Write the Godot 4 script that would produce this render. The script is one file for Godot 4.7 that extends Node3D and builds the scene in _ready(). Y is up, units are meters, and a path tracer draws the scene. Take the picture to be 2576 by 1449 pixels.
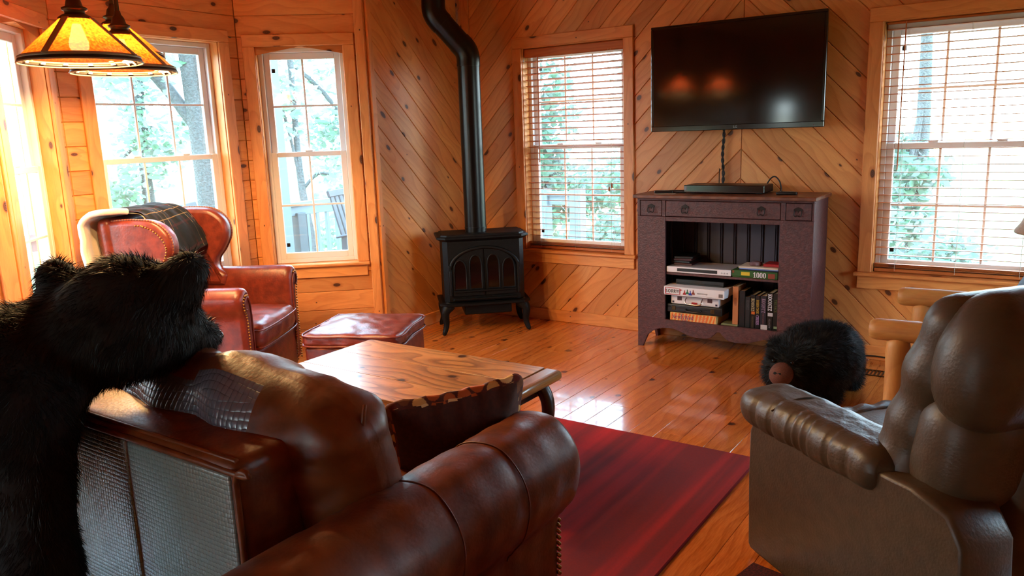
extends Node3D
# A pine-clad cabin living room. World axes: origin on the floor in the far corner behind the stove, x runs along the television wall, z runs towards the camera.

const CAM_F := 1982.6
const LAMP := 0.33
var rng := RandomNumberGenerator.new()
var M := {}
var used := {}

class MB extends RefCounted:
	var st := SurfaceTool.new()
	var col := Color.WHITE
	var grp := 0
	func _init() -> void:
		st.begin(Mesh.PRIMITIVE_TRIANGLES)
		st.set_smooth_group(-1)
	func flat() -> MB:
		st.set_smooth_group(-1)
		return self
	func smooth() -> MB:
		grp += 1
		st.set_smooth_group(grp)
		return self
	func v(p: Vector3, uv := Vector2.ZERO) -> void:
		st.set_color(col)
		st.set_uv(uv)
		st.add_vertex(p)
	func tri(a: Vector3, b: Vector3, c: Vector3, ua := Vector2.ZERO, ub := Vector2.ZERO, uc := Vector2.ZERO) -> void:
		v(a, ua); v(c, uc); v(b, ub)
	func quad(a: Vector3, b: Vector3, c: Vector3, d: Vector3, ua := Vector2.ZERO, ub := Vector2.ZERO, uc := Vector2.ZERO, ud := Vector2.ZERO) -> void:
		tri(a, b, c, ua, ub, uc)
		tri(a, c, d, ua, uc, ud)
	# box with chamfered edges; grain = axis along which texture u runs
	func box(xf: Transform3D, h: Vector3, ch := 0.003, grain := 0, uo := Vector2.ZERO) -> MB:
		ch = minf(ch, minf(h.x, minf(h.y, h.z)) * 0.9)
		flat()
		for a in 3:
			var b := (a + 1) % 3
			var c := (a + 2) % 3
			for s in [-1.0, 1.0]:
				var q: Array[Vector3] = []
				for k in [[-1.0, -1.0], [1.0, -1.0], [1.0, 1.0], [-1.0, 1.0]]:
					var p := Vector3.ZERO
					p[a] = h[a] * s
					p[b] = (h[b] - ch) * k[0]
					p[c] = (h[c] - ch) * k[1]
					q.append(p)
				if s < 0.0:
					q.reverse()
				face(xf, q, a, grain, uo)
			for sa in [-1.0, 1.0]:
				for sb in [-1.0, 1.0]:
					var q2: Array[Vector3] = []
					for k in [[0, -1.0], [1, -1.0], [1, 1.0], [0, 1.0]]:
						var p := Vector3.ZERO
						p[a] = (h[a] - (ch if k[0] == 1 else 0.0)) * sa
						p[b] = (h[b] - (ch if k[0] == 0 else 0.0)) * sb
						p[c] = (h[c] - ch) * k[1]
						q2.append(p)
					if sa * sb < 0.0:
						q2.reverse()
					face(xf, q2, a, grain, uo)
		for sx in [-1.0, 1.0]:
			for sy in [-1.0, 1.0]:
				for sz in [-1.0, 1.0]:
					var a3 := Vector3(h.x * sx, (h.y - ch) * sy, (h.z - ch) * sz)
					var b3 := Vector3((h.x - ch) * sx, h.y * sy, (h.z - ch) * sz)
					var c3 := Vector3((h.x - ch) * sx, (h.y - ch) * sy, h.z * sz)
					if sx * sy * sz > 0.0:
						tri(xf * a3, xf * b3, xf * c3)
					else:
						tri(xf * a3, xf * c3, xf * b3)
		return self
	func face(xf: Transform3D, q: Array[Vector3], axis: int, grain: int, uo: Vector2) -> void:
		var ua := grain if axis != grain else (axis + 1) % 3
		var va := 3 - axis - ua
		var uv: Array[Vector2] = []
		for p in q:
			uv.append(Vector2(p[ua], p[va]) + uo)
		quad(xf * q[0], xf * q[1], xf * q[2], xf * q[3], uv[0], uv[1], uv[2], uv[3])
	# polygon (counter-clockwise) swept along z through levels [z, inset]
	func prism(xf: Transform3D, poly: PackedVector2Array, levels: Array, ud := Vector2.RIGHT, uo := Vector2.ZERO, soft := false) -> MB:
		if area(poly) < 0.0:
			poly = poly.duplicate()
			poly.reverse()
		var vd := Vector2(-ud.y, ud.x)
		var n := poly.size()
		var rings := []
		for l in levels:
			rings.append(inset(poly, l[1]))
		if soft:
			smooth()
		else:
			flat()
		for k in levels.size() - 1:
			for i in n:
				var j := (i + 1) % n
				var a: Vector2 = rings[k][i]
				var b: Vector2 = rings[k][j]
				var c: Vector2 = rings[k + 1][j]
				var d: Vector2 = rings[k + 1][i]
				quad(xf * Vector3(a.x, a.y, levels[k][0]), xf * Vector3(b.x, b.y, levels[k][0]), xf * Vector3(c.x, c.y, levels[k + 1][0]), xf * Vector3(d.x, d.y, levels[k + 1][0]), Vector2(a.dot(ud), a.dot(vd) + levels[k][0]) + uo, Vector2(b.dot(ud), b.dot(vd) + levels[k][0]) + uo, Vector2(c.dot(ud), c.dot(vd)) + uo, Vector2(d.dot(ud), d.dot(vd)) + uo)
		flat()
		for e in [0, levels.size() - 1]:
			var r: PackedVector2Array = rings[e]
			var idx := Geometry2D.triangulate_polygon(r)
			if idx.is_empty():
				r = r.duplicate()
				var mid := Vector2.ZERO
				for p in r:
					mid += p / n
				r.append(mid)
				for i in n:
					idx.append_array(PackedInt32Array([n, i, (i + 1) % n]))
			for t in range(0, idx.size(), 3):
				var p := [r[idx[t]], r[idx[t + 1]], r[idx[t + 2]]]
				if ((p[1] - p[0]).cross(p[2] - p[0]) > 0.0) != (e != 0):
					p = [p[0], p[2], p[1]]
				var z: float = levels[e][0]
				tri(xf * Vector3(p[0].x, p[0].y, z), xf * Vector3(p[1].x, p[1].y, z), xf * Vector3(p[2].x, p[2].y, z), Vector2(p[0].dot(ud), p[0].dot(vd)) + uo, Vector2(p[1].dot(ud), p[1].dot(vd)) + uo, Vector2(p[2].dot(ud), p[2].dot(vd)) + uo)
		return self
	static func area(p: PackedVector2Array) -> float:
		var s := 0.0
		for i in p.size():
			s += p[i].cross(p[(i + 1) % p.size()])
		return s * 0.5
	static func inset(p: PackedVector2Array, d: float) -> PackedVector2Array:
		var r := PackedVector2Array()
		var n := p.size()
		for i in n:
			var e1 := (p[i] - p[(i + n - 1) % n]).normalized()
			var e2 := (p[(i + 1) % n] - p[i]).normalized()
			var n1 := Vector2(-e1.y, e1.x)
			var n2 := Vector2(-e2.y, e2.x)
			r.append(p[i] + (n1 + n2) / maxf(0.35, 1.0 + n1.dot(n2)) * d)
		return r
	func tube(path: PackedVector3Array, rad, seg := 10, cap := true) -> MB:
		smooth()
		var n := path.size()
		var rings := []
		var side := Vector3.ZERO
		for i in n:
			var t := (path[mini(i + 1, n - 1)] - path[maxi(i - 1, 0)]).normalized()
			if i == 0:
				side = t.cross(Vector3.UP if absf(t.y) < 0.9 else Vector3.RIGHT).normalized()
			else:
				side = (side - t * side.dot(t)).normalized()
			var up := t.cross(side)
			var r: float = rad[i] if rad is Array or rad is PackedFloat32Array else rad
			var ring := PackedVector3Array()
			for k in seg:
				var an := TAU * k / seg
				ring.append(path[i] + (side * cos(an) + up * sin(an)) * r)
			rings.append(ring)
		var along := 0.0
		for i in n - 1:
			var nxt := along + path[i].distance_to(path[i + 1])
			for k in seg:
				var m := (k + 1) % seg
				quad(rings[i][k], rings[i][m], rings[i + 1][m], rings[i + 1][k], Vector2(along, 0.2 * k / seg), Vector2(along, 0.2 * (k + 1) / seg), Vector2(nxt, 0.2 * (k + 1) / seg), Vector2(nxt, 0.2 * k / seg))
			along = nxt
		if cap:
			flat()
			for k in seg:
				var m := (k + 1) % seg
				tri(path[0], rings[0][m], rings[0][k], Vector2.ZERO, Vector2(0.03, 0.01), Vector2(0.03, 0.02))
				tri(path[n - 1], rings[n - 1][k], rings[n - 1][m], Vector2.ZERO, Vector2(0.03, 0.01), Vector2(0.03, 0.02))
		return self
	func lathe(xf: Transform3D, prof: PackedVector2Array, seg := 24) -> MB:   # profile (radius, height) from the bottom up
		smooth()
		for i in prof.size() - 1:
			for k in seg:
				var a0 := TAU * k / seg
				var a1 := TAU * ((k + 1) % seg) / seg
				var q := []
				for s in [[prof[i], a0], [prof[i + 1], a0], [prof[i + 1], a1], [prof[i], a1]]:
					q.append(xf * Vector3(cos(s[1]) * s[0].x, s[0].y, sin(s[1]) * s[0].x))
				var u0 := Vector2(float(k) / seg, prof[i].y)
				var u1 := Vector2(float(k + 1) / seg, prof[i + 1].y)
				if prof[i].x > 1e-5 and prof[i + 1].x > 1e-5:
					quad(q[0], q[1], q[2], q[3], u0, Vector2(u0.x, u1.y), u1, Vector2(u1.x, u0.y))
				elif prof[i].x > 1e-5:
					tri(q[0], q[1], q[3], u0, u1, u0)
				else:
					tri(q[0], q[1], q[2], u0, u1, u1)
		return self
	# rounded, stuffed box
	func puffy(xf: Transform3D, h: Vector3, rad: float, puff := Vector3.ZERO, n := 10, wob := 0.0, wf := 6.0, sd := 1, extra = null, keep = null) -> MB:
		smooth()
		var nz := FastNoiseLite.new()
		nz.seed = sd
		nz.frequency = wf
		nz.fractal_octaves = 3
		rad = minf(rad, minf(h.x, minf(h.y, h.z)) * 0.999)
		for a in 3:
			var b := (a + 1) % 3
			var c := (a + 2) % 3
			var lb := steps(h[b], rad, n)
			var lc := steps(h[c], rad, n)
			for s in [-1.0, 1.0]:
				var g := []
				for pb in lb:
					var row := []
					for pc in lc:
						var p := Vector3.ZERO
						p[a] = h[a] * s
						p[b] = pb
						p[c] = pc
						var inn := p.clamp(-(h - Vector3.ONE * rad), h - Vector3.ONE * rad)
						var dir := (p - inn).normalized()
						var q := inn + dir * rad
						var e := q / h
						var w := Vector3(1.0 - e.x * e.x, 1.0 - e.y * e.y, 1.0 - e.z * e.z).clamp(Vector3.ZERO, Vector3.ONE)
						q += Vector3(puff.x * e.x * w.y * w.z, puff.y * e.y * w.x * w.z, puff.z * e.z * w.x * w.y)
						if wob > 0.0:
							q += dir * nz.get_noise_3dv(q) * wob
						if extra != null:
							q = extra.call(q, dir)
						row.append([xf * q, Vector2(q[b], q[c]), q])
					g.append(row)
				for i in lb.size() - 1:
					for j in lc.size() - 1:
						var A = g[i][j]
						var B = g[i + 1][j]
						var C = g[i + 1][j + 1]
						var D = g[i][j + 1]
						if keep != null and not keep.call((A[2] + C[2]) * 0.5):
							continue
						if s > 0.0:
							quad(A[0], B[0], C[0], D[0], A[1], B[1], C[1], D[1])
						else:
							quad(A[0], D[0], C[0], B[0], A[1], D[1], C[1], B[1])
		return self
	static func steps(h: float, r: float, n: int) -> PackedFloat32Array:
		var o := PackedFloat32Array()
		for i in 4:
			o.append(-h + r * (1.0 - cos(PI * 0.5 * i / 4.0)))
		var inner := h - r
		for i in n + 1:
			o.append(-inner + 2.0 * inner * i / n)
		for i in 4:
			o.append(h - r * (1.0 - cos(PI * 0.5 * (3 - i) / 4.0)))
		return o
	# surface given by a function of (u, v); front = side towards du x dv
	func sheet(fn: Callable, nu: int, nv: int, us := 1.0, vs := 1.0) -> MB:
		smooth()
		var g := []
		for i in nu + 1:
			var row := []
			for j in nv + 1:
				row.append(fn.call(float(i) / nu, float(j) / nv))
			g.append(row)
		for i in nu:
			for j in nv:
				quad(g[i][j], g[i + 1][j], g[i + 1][j + 1], g[i][j + 1], Vector2(us * i / nu, vs * j / nv), Vector2(us * (i + 1) / nu, vs * j / nv), Vector2(us * (i + 1) / nu, vs * (j + 1) / nv), Vector2(us * i / nu, vs * (j + 1) / nv))
		return self
	# surface nets round smooth-joined tapered capsules [a, b, ra, rb]
	func blob(bones: Array, k: float, cell: float) -> MB:
		smooth()
		var box := AABB(bones[0][0], Vector3.ZERO)
		var rmax := 0.0
		for b in bones:
			rmax = maxf(rmax, maxf(b[2], b[3]))
			box = box.expand(b[0]).expand(b[1])
		box = box.grow(rmax + k + cell * 3.0)
		var d := Vector3i((box.size / cell).ceil()) + Vector3i.ONE
		var f := PackedFloat32Array()
		f.resize(d.x * d.y * d.z)
		f.fill(9.0)
		for b in bones:
			var A: Vector3 = b[0]
			var ab: Vector3 = b[1] - A
			var l2 := maxf(ab.length_squared(), 1e-9)
			var bb := AABB(A, Vector3.ZERO).expand(b[1]).grow(maxf(b[2], b[3]) + k + cell * 2.0)
			var lo := Vector3i(((bb.position - box.position) / cell).floor()).clamp(Vector3i.ZERO, d - Vector3i.ONE)
			var hi := Vector3i(((bb.end - box.position) / cell).ceil()).clamp(Vector3i.ZERO, d - Vector3i.ONE)
			for z in range(lo.z, hi.z + 1):
				for y in range(lo.y, hi.y + 1):
					var at := (z * d.y + y) * d.x
					for x in range(lo.x, hi.x + 1):
						var p := box.position + Vector3(x, y, z) * cell
						var t := clampf((p - A).dot(ab) / l2, 0.0, 1.0)
						var v2 := p.distance_to(A + ab * t) - lerpf(b[2], b[3], t)
						var o := f[at + x]
						var hh := clampf(0.5 + 0.5 * (o - v2) / k, 0.0, 1.0)
						f[at + x] = lerpf(o, v2, hh) - k * hh * (1.0 - hh)
		var vert := {}
		var pts := []
		var cnr := [Vector3i(0, 0, 0), Vector3i(1, 0, 0), Vector3i(0, 1, 0), Vector3i(1, 1, 0), Vector3i(0, 0, 1), Vector3i(1, 0, 1), Vector3i(0, 1, 1), Vector3i(1, 1, 1)]
		var edges := [[0, 1], [2, 3], [4, 5], [6, 7], [0, 2], [1, 3], [4, 6], [5, 7], [0, 4], [1, 5], [2, 6], [3, 7]]
		for z in d.z - 1:
			for y in d.y - 1:
				for x in d.x - 1:
					var base := (z * d.y + y) * d.x + x
					var s := 0
					var vals := [f[base], f[base + 1], f[base + d.x], f[base + d.x + 1], 0.0, 0.0, 0.0, 0.0]
					var b2 := base + d.x * d.y
					vals[4] = f[b2]; vals[5] = f[b2 + 1]; vals[6] = f[b2 + d.x]; vals[7] = f[b2 + d.x + 1]
					for i in 8:
						if vals[i] < 0.0:
							s += 1
					if s == 0 or s == 8:
						continue
					var sum := Vector3.ZERO
					var cnt := 0
					for e in edges:
						var va: float = vals[e[0]]
						var vb: float = vals[e[1]]
						if (va < 0.0) != (vb < 0.0):
							sum += Vector3(cnr[e[0]]).lerp(Vector3(cnr[e[1]]), va / (va - vb))
							cnt += 1
					vert[base] = pts.size()
					pts.append(box.position + (Vector3(x, y, z) + sum / cnt) * cell)
		var stepv := [1, d.x, d.x * d.y]
		for z in range(1, d.z - 1):
			for y in range(1, d.y - 1):
				for x in range(1, d.x - 1):
					var at := (z * d.y + y) * d.x + x
					var ins := f[at] < 0.0
					for a in 3:
						var o2: int = at + stepv[a]
						if (f[o2] < 0.0) == ins:
							continue
						var s1: int = stepv[(a + 1) % 3]
						var s2: int = stepv[(a + 2) % 3]
						var q := [at - s1 - s2, at - s2, at, at - s1]
						if not (vert.has(q[0]) and vert.has(q[1]) and vert.has(q[2]) and vert.has(q[3])):
							continue
						var p0: Vector3 = pts[vert[q[0]]]
						var p1: Vector3 = pts[vert[q[1]]]
						var p2: Vector3 = pts[vert[q[2]]]
						var p3: Vector3 = pts[vert[q[3]]]
						if ins:
							quad(p0, p1, p2, p3)
						else:
							quad(p0, p3, p2, p1)
		return self
	func done(mat: Material) -> ArrayMesh:
		st.generate_normals()
		st.set_material(mat)
		return st.commit()


# ---------- naming and tagging ----------
func named(par: Node, called: String) -> String:
	var key := [par.get_instance_id(), called]
	used[key] = used.get(key, -1) + 1
	return called if used[key] == 0 else "%s_%03d" % [called, used[key]]

func tag(o: Node, label: String, category: String, group := "") -> Node:
	o.set_meta("label", label)
	o.set_meta("category", category)
	if group:
		o.set_meta("group", group)
	return o

func thing(called: String, label: String, category: String, xf := Transform3D(), group := "") -> Node3D:
	var o := Node3D.new()
	o.name = named(self, called)
	o.transform = xf
	add_child(o, true)
	tag(o, label, category, group)
	return o

func structure(called: String, xf := Transform3D()) -> Node3D:
	var o := Node3D.new()
	o.name = called
	o.transform = xf
	o.set_meta("kind", "structure")
	add_child(o, true)
	return o

func put(par: Node, called: String, mb: MB, mat: Material, xf := Transform3D()) -> MeshInstance3D:
	return put_mesh(par, called, mb.done(mat), xf)

func put_mesh(par: Node, called: String, mesh: Mesh, xf := Transform3D()) -> MeshInstance3D:
	var o := MeshInstance3D.new()
	o.mesh = mesh
	o.transform = xf
	o.name = named(par, called)
	par.add_child(o, true)
	return o

func copy_thing(o: Node3D, label: String, group := "") -> Node3D:
	var c: Node3D = o.duplicate()
	c.name = named(self, String(o.name).rstrip("0123456789").trim_suffix("_"))
	add_child(c, true)
	c.set_meta("label", label)
	if group:
		c.set_meta("group", group)
	return c

func at(x: float, y: float, z: float) -> Transform3D:
	return Transform3D(Basis(), Vector3(x, y, z))

func turned(o: Vector3, xdir: Vector3) -> Transform3D:   # x along xdir, y up
	var x := xdir.normalized()
	return Transform3D(Basis(x, Vector3.UP, x.cross(Vector3.UP)), o)

func bx(x0: float, x1: float, y0: float, y1: float, z0: float, z1: float, ch := 0.003, grain := 0) -> MB:
	return MB.new().box(at((x0 + x1) / 2, (y0 + y1) / 2, (z0 + z1) / 2), Vector3(absf(x1 - x0), absf(y1 - y0), absf(z1 - z0)) / 2, ch, grain, Vector2(rng.randf() * 2.0, 0.15 + rng.randf() * 0.02))

func add_bx(mb: MB, x0: float, x1: float, y0: float, y1: float, z0: float, z1: float, ch := 0.003, grain := 0) -> MB:
	return mb.box(at((x0 + x1) / 2, (y0 + y1) / 2, (z0 + z1) / 2), Vector3(absf(x1 - x0), absf(y1 - y0), absf(z1 - z0)) / 2, ch, grain, Vector2(rng.randf() * 2.0, 0.15))

func rect(x0: float, y0: float, x1: float, y1: float) -> PackedVector2Array:
	return PackedVector2Array([Vector2(x0, y0), Vector2(x1, y0), Vector2(x1, y1), Vector2(x0, y1)])

func curve3(pts: Array, n := 8) -> PackedVector3Array:   # Catmull-Rom through the points
	var o := PackedVector3Array()
	for i in pts.size() - 1:
		var a: Vector3 = pts[maxi(i - 1, 0)]
		var d: Vector3 = pts[mini(i + 2, pts.size() - 1)]
		for k in n:
			o.append(pts[i].cubic_interpolate(pts[i + 1], a, d, float(k) / n))
	o.append(pts[-1])
	return o

func curve2(pts: Array, n := 6, closed := false) -> PackedVector2Array:
	var o := PackedVector2Array()
	var m := pts.size()
	for i in (m if closed else m - 1):
		var a: Vector2 = pts[(i - 1 + m) % m] if closed else pts[maxi(i - 1, 0)]
		var d: Vector2 = pts[(i + 2) % m] if closed else pts[mini(i + 2, m - 1)]
		for k in n:
			o.append(pts[i].cubic_interpolate(pts[(i + 1) % m], a, d, float(k) / n))
	if not closed:
		o.append(pts[-1])
	return o

func text(par: Node, words: String, size: float, mat: Material, xf: Transform3D, font := "Droid Sans", bold := false, called := "lettering", squeeze := 1.0) -> void:
	var t := TextMesh.new()
	var f := SystemFont.new()
	f.font_names = PackedStringArray([font])
	f.font_weight = 700 if bold else 400
	t.font = f
	t.text = words
	t.font_size = 32
	t.pixel_size = size / 32.0
	t.depth = 0.0008
	t.curve_step = 2.0
	t.material = mat
	xf.basis = xf.basis * Basis.from_scale(Vector3(squeeze, 1, 1))
	put_mesh(par, called, t, xf)

# hairs over a mesh, kept as one part of its thing
func fur(par: Node, mesh: Mesh, count: int, mat: Material, length: float, flow: Vector3, width := 0.0022, lay := 0.9, skip = null) -> void:
	var arr := mesh.surface_get_arrays(0)
	var ps: PackedVector3Array = arr[Mesh.ARRAY_VERTEX]
	var ns: PackedVector3Array = arr[Mesh.ARRAY_NORMAL]
	var ix: PackedInt32Array = arr[Mesh.ARRAY_INDEX] if arr[Mesh.ARRAY_INDEX] != null else PackedInt32Array(range(ps.size()))
	var cum := PackedFloat32Array()
	var total := 0.0
	for t in range(0, ix.size(), 3):
		total += (ps[ix[t + 1]] - ps[ix[t]]).cross(ps[ix[t + 2]] - ps[ix[t]]).length()
		cum.append(total)
	var hair := MB.new()
	hair.smooth()
	for k in 3:
		var y0 := k / 3.0
		var y1 := (k + 1) / 3.0
		var w0 := width * (1.0 - y0) * 0.5
		var w1 := width * (1.0 - y1) * 0.5
		hair.quad(Vector3(-w0, y0, y0 * y0 * 0.45), Vector3(w0, y0, y0 * y0 * 0.45), Vector3(w1, y1, y1 * y1 * 0.45), Vector3(-w1, y1, y1 * y1 * 0.45))
	var mm := MultiMesh.new()
	mm.transform_format = MultiMesh.TRANSFORM_3D
	mm.mesh = hair.done(mat)
	var buf := PackedFloat32Array()
	var clump := FastNoiseLite.new()
	clump.seed = 5
	clump.frequency = 9.0
	var made := 0
	for i in count:
		var t := cum.bsearch(rng.randf() * total)
		t = mini(t, cum.size() - 1) * 3
		var r1 := sqrt(rng.randf())
		var r2 := rng.randf()
		var wa := 1.0 - r1
		var wb := r1 * (1.0 - r2)
		var wc := r1 * r2
		var p := ps[ix[t]] * wa + ps[ix[t + 1]] * wb + ps[ix[t + 2]] * wc
		if skip != null and skip.call(p):
			continue
		var n := (ns[ix[t]] * wa + ns[ix[t + 1]] * wb + ns[ix[t + 2]] * wc).normalized()
		var tang := flow - n * flow.dot(n)
		var c3 := Vector3(clump.get_noise_3dv(p), clump.get_noise_3dv(p + Vector3(7, 3, 1)), clump.get_noise_3dv(p + Vector3(1, 9, 5)))
		var y := (n + tang * lay + c3 * 1.1 + Vector3(rng.randf() - 0.5, rng.randf() - 0.5, rng.randf() - 0.5) * 0.5).normalized()
		var z := (flow * 0.8 + Vector3(0, -0.6, 0) - n * 0.2)
		z = (z - y * z.dot(y)).normalized()
		var x := y.cross(z)
		var l := length * (0.6 + 0.6 * rng.randf())
		x = x.rotated(y, rng.randf_range(-0.9, 0.9))
		z = x.cross(y)
		y *= l
		z *= l
		p -= n * 0.003
		buf.append_array(PackedFloat32Array([x.x, y.x, z.x, p.x, x.y, y.y, z.y, p.y, x.z, y.z, z.z, p.z]))
		made += 1
	mm.instance_count = made
	mm.buffer = buf
	var o := MultiMeshInstance3D.new()
	o.multimesh = mm
	o.name = named(par, "fur")
	o.set_meta("kind", "stuff")
	par.add_child(o, true)


func _ready() -> void:
	rng.seed = 20240611
	# camera
	var cam := Camera3D.new()
	cam.name = "camera"
	var pit := deg_to_rad(11.3)
	var rol := deg_to_rad(-2.09)
	var yaw := deg_to_rad(-55.28)
	var xw := Vector3(-sin(yaw), 0, cos(yaw))
	var zw := xw.cross(Vector3.UP)
	var f0 := Vector3(0, -sin(pit), -cos(pit))
	var u0 := Vector3(0, cos(pit), -sin(pit))
	var r1 := Vector3.RIGHT * cos(rol) + u0 * sin(rol)
	var u1 := -Vector3.RIGHT * sin(rol) + u0 * cos(rol)
	var to_room := func(p: Vector3) -> Vector3: return Vector3(p.dot(xw), p.y, p.dot(zw))
	cam.transform = Transform3D(Basis(to_room.call(r1), to_room.call(u1), -to_room.call(f0)), to_room.call(Vector3(0.357, 1.5, 6.605)))
	cam.fov = rad_to_deg(2.0 * atan(724.5 / CAM_F))
	cam.near = 0.05
	cam.current = true
	add_child(cam)
	# sky and exposure: a bright overcast day
	var sky_m := ProceduralSkyMaterial.new()
	sky_m.sky_top_color = Color(0.68, 0.87, 1.0)
	sky_m.sky_horizon_color = Color(0.90, 0.985, 1.0)
	sky_m.ground_bottom_color = Color(0.55, 0.6, 0.5)
	sky_m.ground_horizon_color = Color(0.75, 0.8, 0.72)
	sky_m.sky_energy_multiplier = 1.0
	var sky := Sky.new()
	sky.sky_material = sky_m
	var env := Environment.new()
	env.background_mode = Environment.BG_SKY
	env.sky = sky
	env.background_energy_multiplier = 5.0
	env.tonemap_mode = Environment.TONE_MAPPER_LINEAR
	env.tonemap_exposure = 5.4
	env.sdfgi_enabled = true
	env.ssao_enabled = true
	env.ssil_enabled = true
	var we := WorldEnvironment.new()
	we.name = "world_environment"
	we.environment = env
	add_child(we)
	make_materials()
	build_shell()
	build_outside()
	build_stove()
	build_cabinet()
	build_cabinet_contents()
	build_television()
	build_armchair()
	build_ottoman()
	build_table()
	build_sofa()
	build_recliner()
	build_log_chair()
	build_stool_bear()
	build_big_bear()
	build_chandelier()


# ---------- the room ----------
const WALL_H := 2.75
const LB := 0.87     # length of the two slanting bay walls
const LA := 1.26     # length of the middle bay wall

func boards(wall: Node3D, region: PackedVector2Array, dir: Vector2, first: float, step: float, k0: int, k1: int, holes: Array, mats: Array, tint := Color.WHITE) -> void:
	dir = dir.normalized()
	var n := Vector2(-dir.y, dir.x)
	for k in range(k0, k1):
		var c0 := first + step * k + 0.0006
		var c1 := first + step * (k + 1) - 0.0006
		var strip := PackedVector2Array([dir * -12.0 + n * c0, dir * 12.0 + n * c0, dir * 12.0 + n * c1, dir * -12.0 + n * c1])
		var polys := Geometry2D.intersect_polygons(strip, region)
		for h in holes:
			var nxt: Array[PackedVector2Array] = []
			for p in polys:
				for q in Geometry2D.clip_polygons(p, h):
					if not Geometry2D.is_polygon_clockwise(q):
						nxt.append(q)
			polys = nxt
		var uo := Vector2(rng.randf() * 2.0, -c0 + rng.randf_range(0.01, 0.155))
		var t := rng.randf_range(0.74, 1.10)
		var warm := rng.randf_range(-0.05, 0.07)
		var m: Material = mats[rng.randi() % mats.size()]
		for p in polys:
			if absf(MB.area(p)) < 0.0012:
				continue
			var mb := MB.new()
			mb.col = Color(t * tint.r * (1.0 + warm), t * tint.g, t * tint.b * (1.0 - warm * 1.5))
			mb.prism(Transform3D(), p, [[-0.018, 0.0], [-0.005, 0.0], [0.0, 0.004]], dir, uo)
			put(wall, "board", mb, m)

func slab(wall: Node3D, x0: float, x1: float, h: float, openings: Array, z0 := -0.17, z1 := -0.0185, mat: Material = null) -> void:
	var mb := MB.new()
	var x := x0
	for o in openings:   # [x0, x1, y0, y1], left to right
		add_bx(mb, x, o[0], 0.0, h, z0, z1, 0.0)
		if o[2] > 0.0:
			add_bx(mb, o[0], o[1], 0.0, o[2], z0, z1, 0.0)
		add_bx(mb, o[0], o[1], o[3], h, z0, z1, 0.0)
		x = o[1]
	add_bx(mb, x, x1, 0.0, h, z0, z1, 0.0)
	put(wall, "framing", mb, mat if mat else M.pine)

func trim(called: String, xf: Transform3D, x0: float, x1: float, y0: float, y1: float, depth: float, grain := 1, shade := 1.0) -> void:
	var mb := MB.new()
	mb.col = Color(shade, shade, shade)
	add_bx(mb, x0, x1, y0, y1, 0.0005, depth, 0.004, grain)
	var o := put(self, called, mb, M.pine2, xf)
	o.set_meta("kind", "structure")

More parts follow.
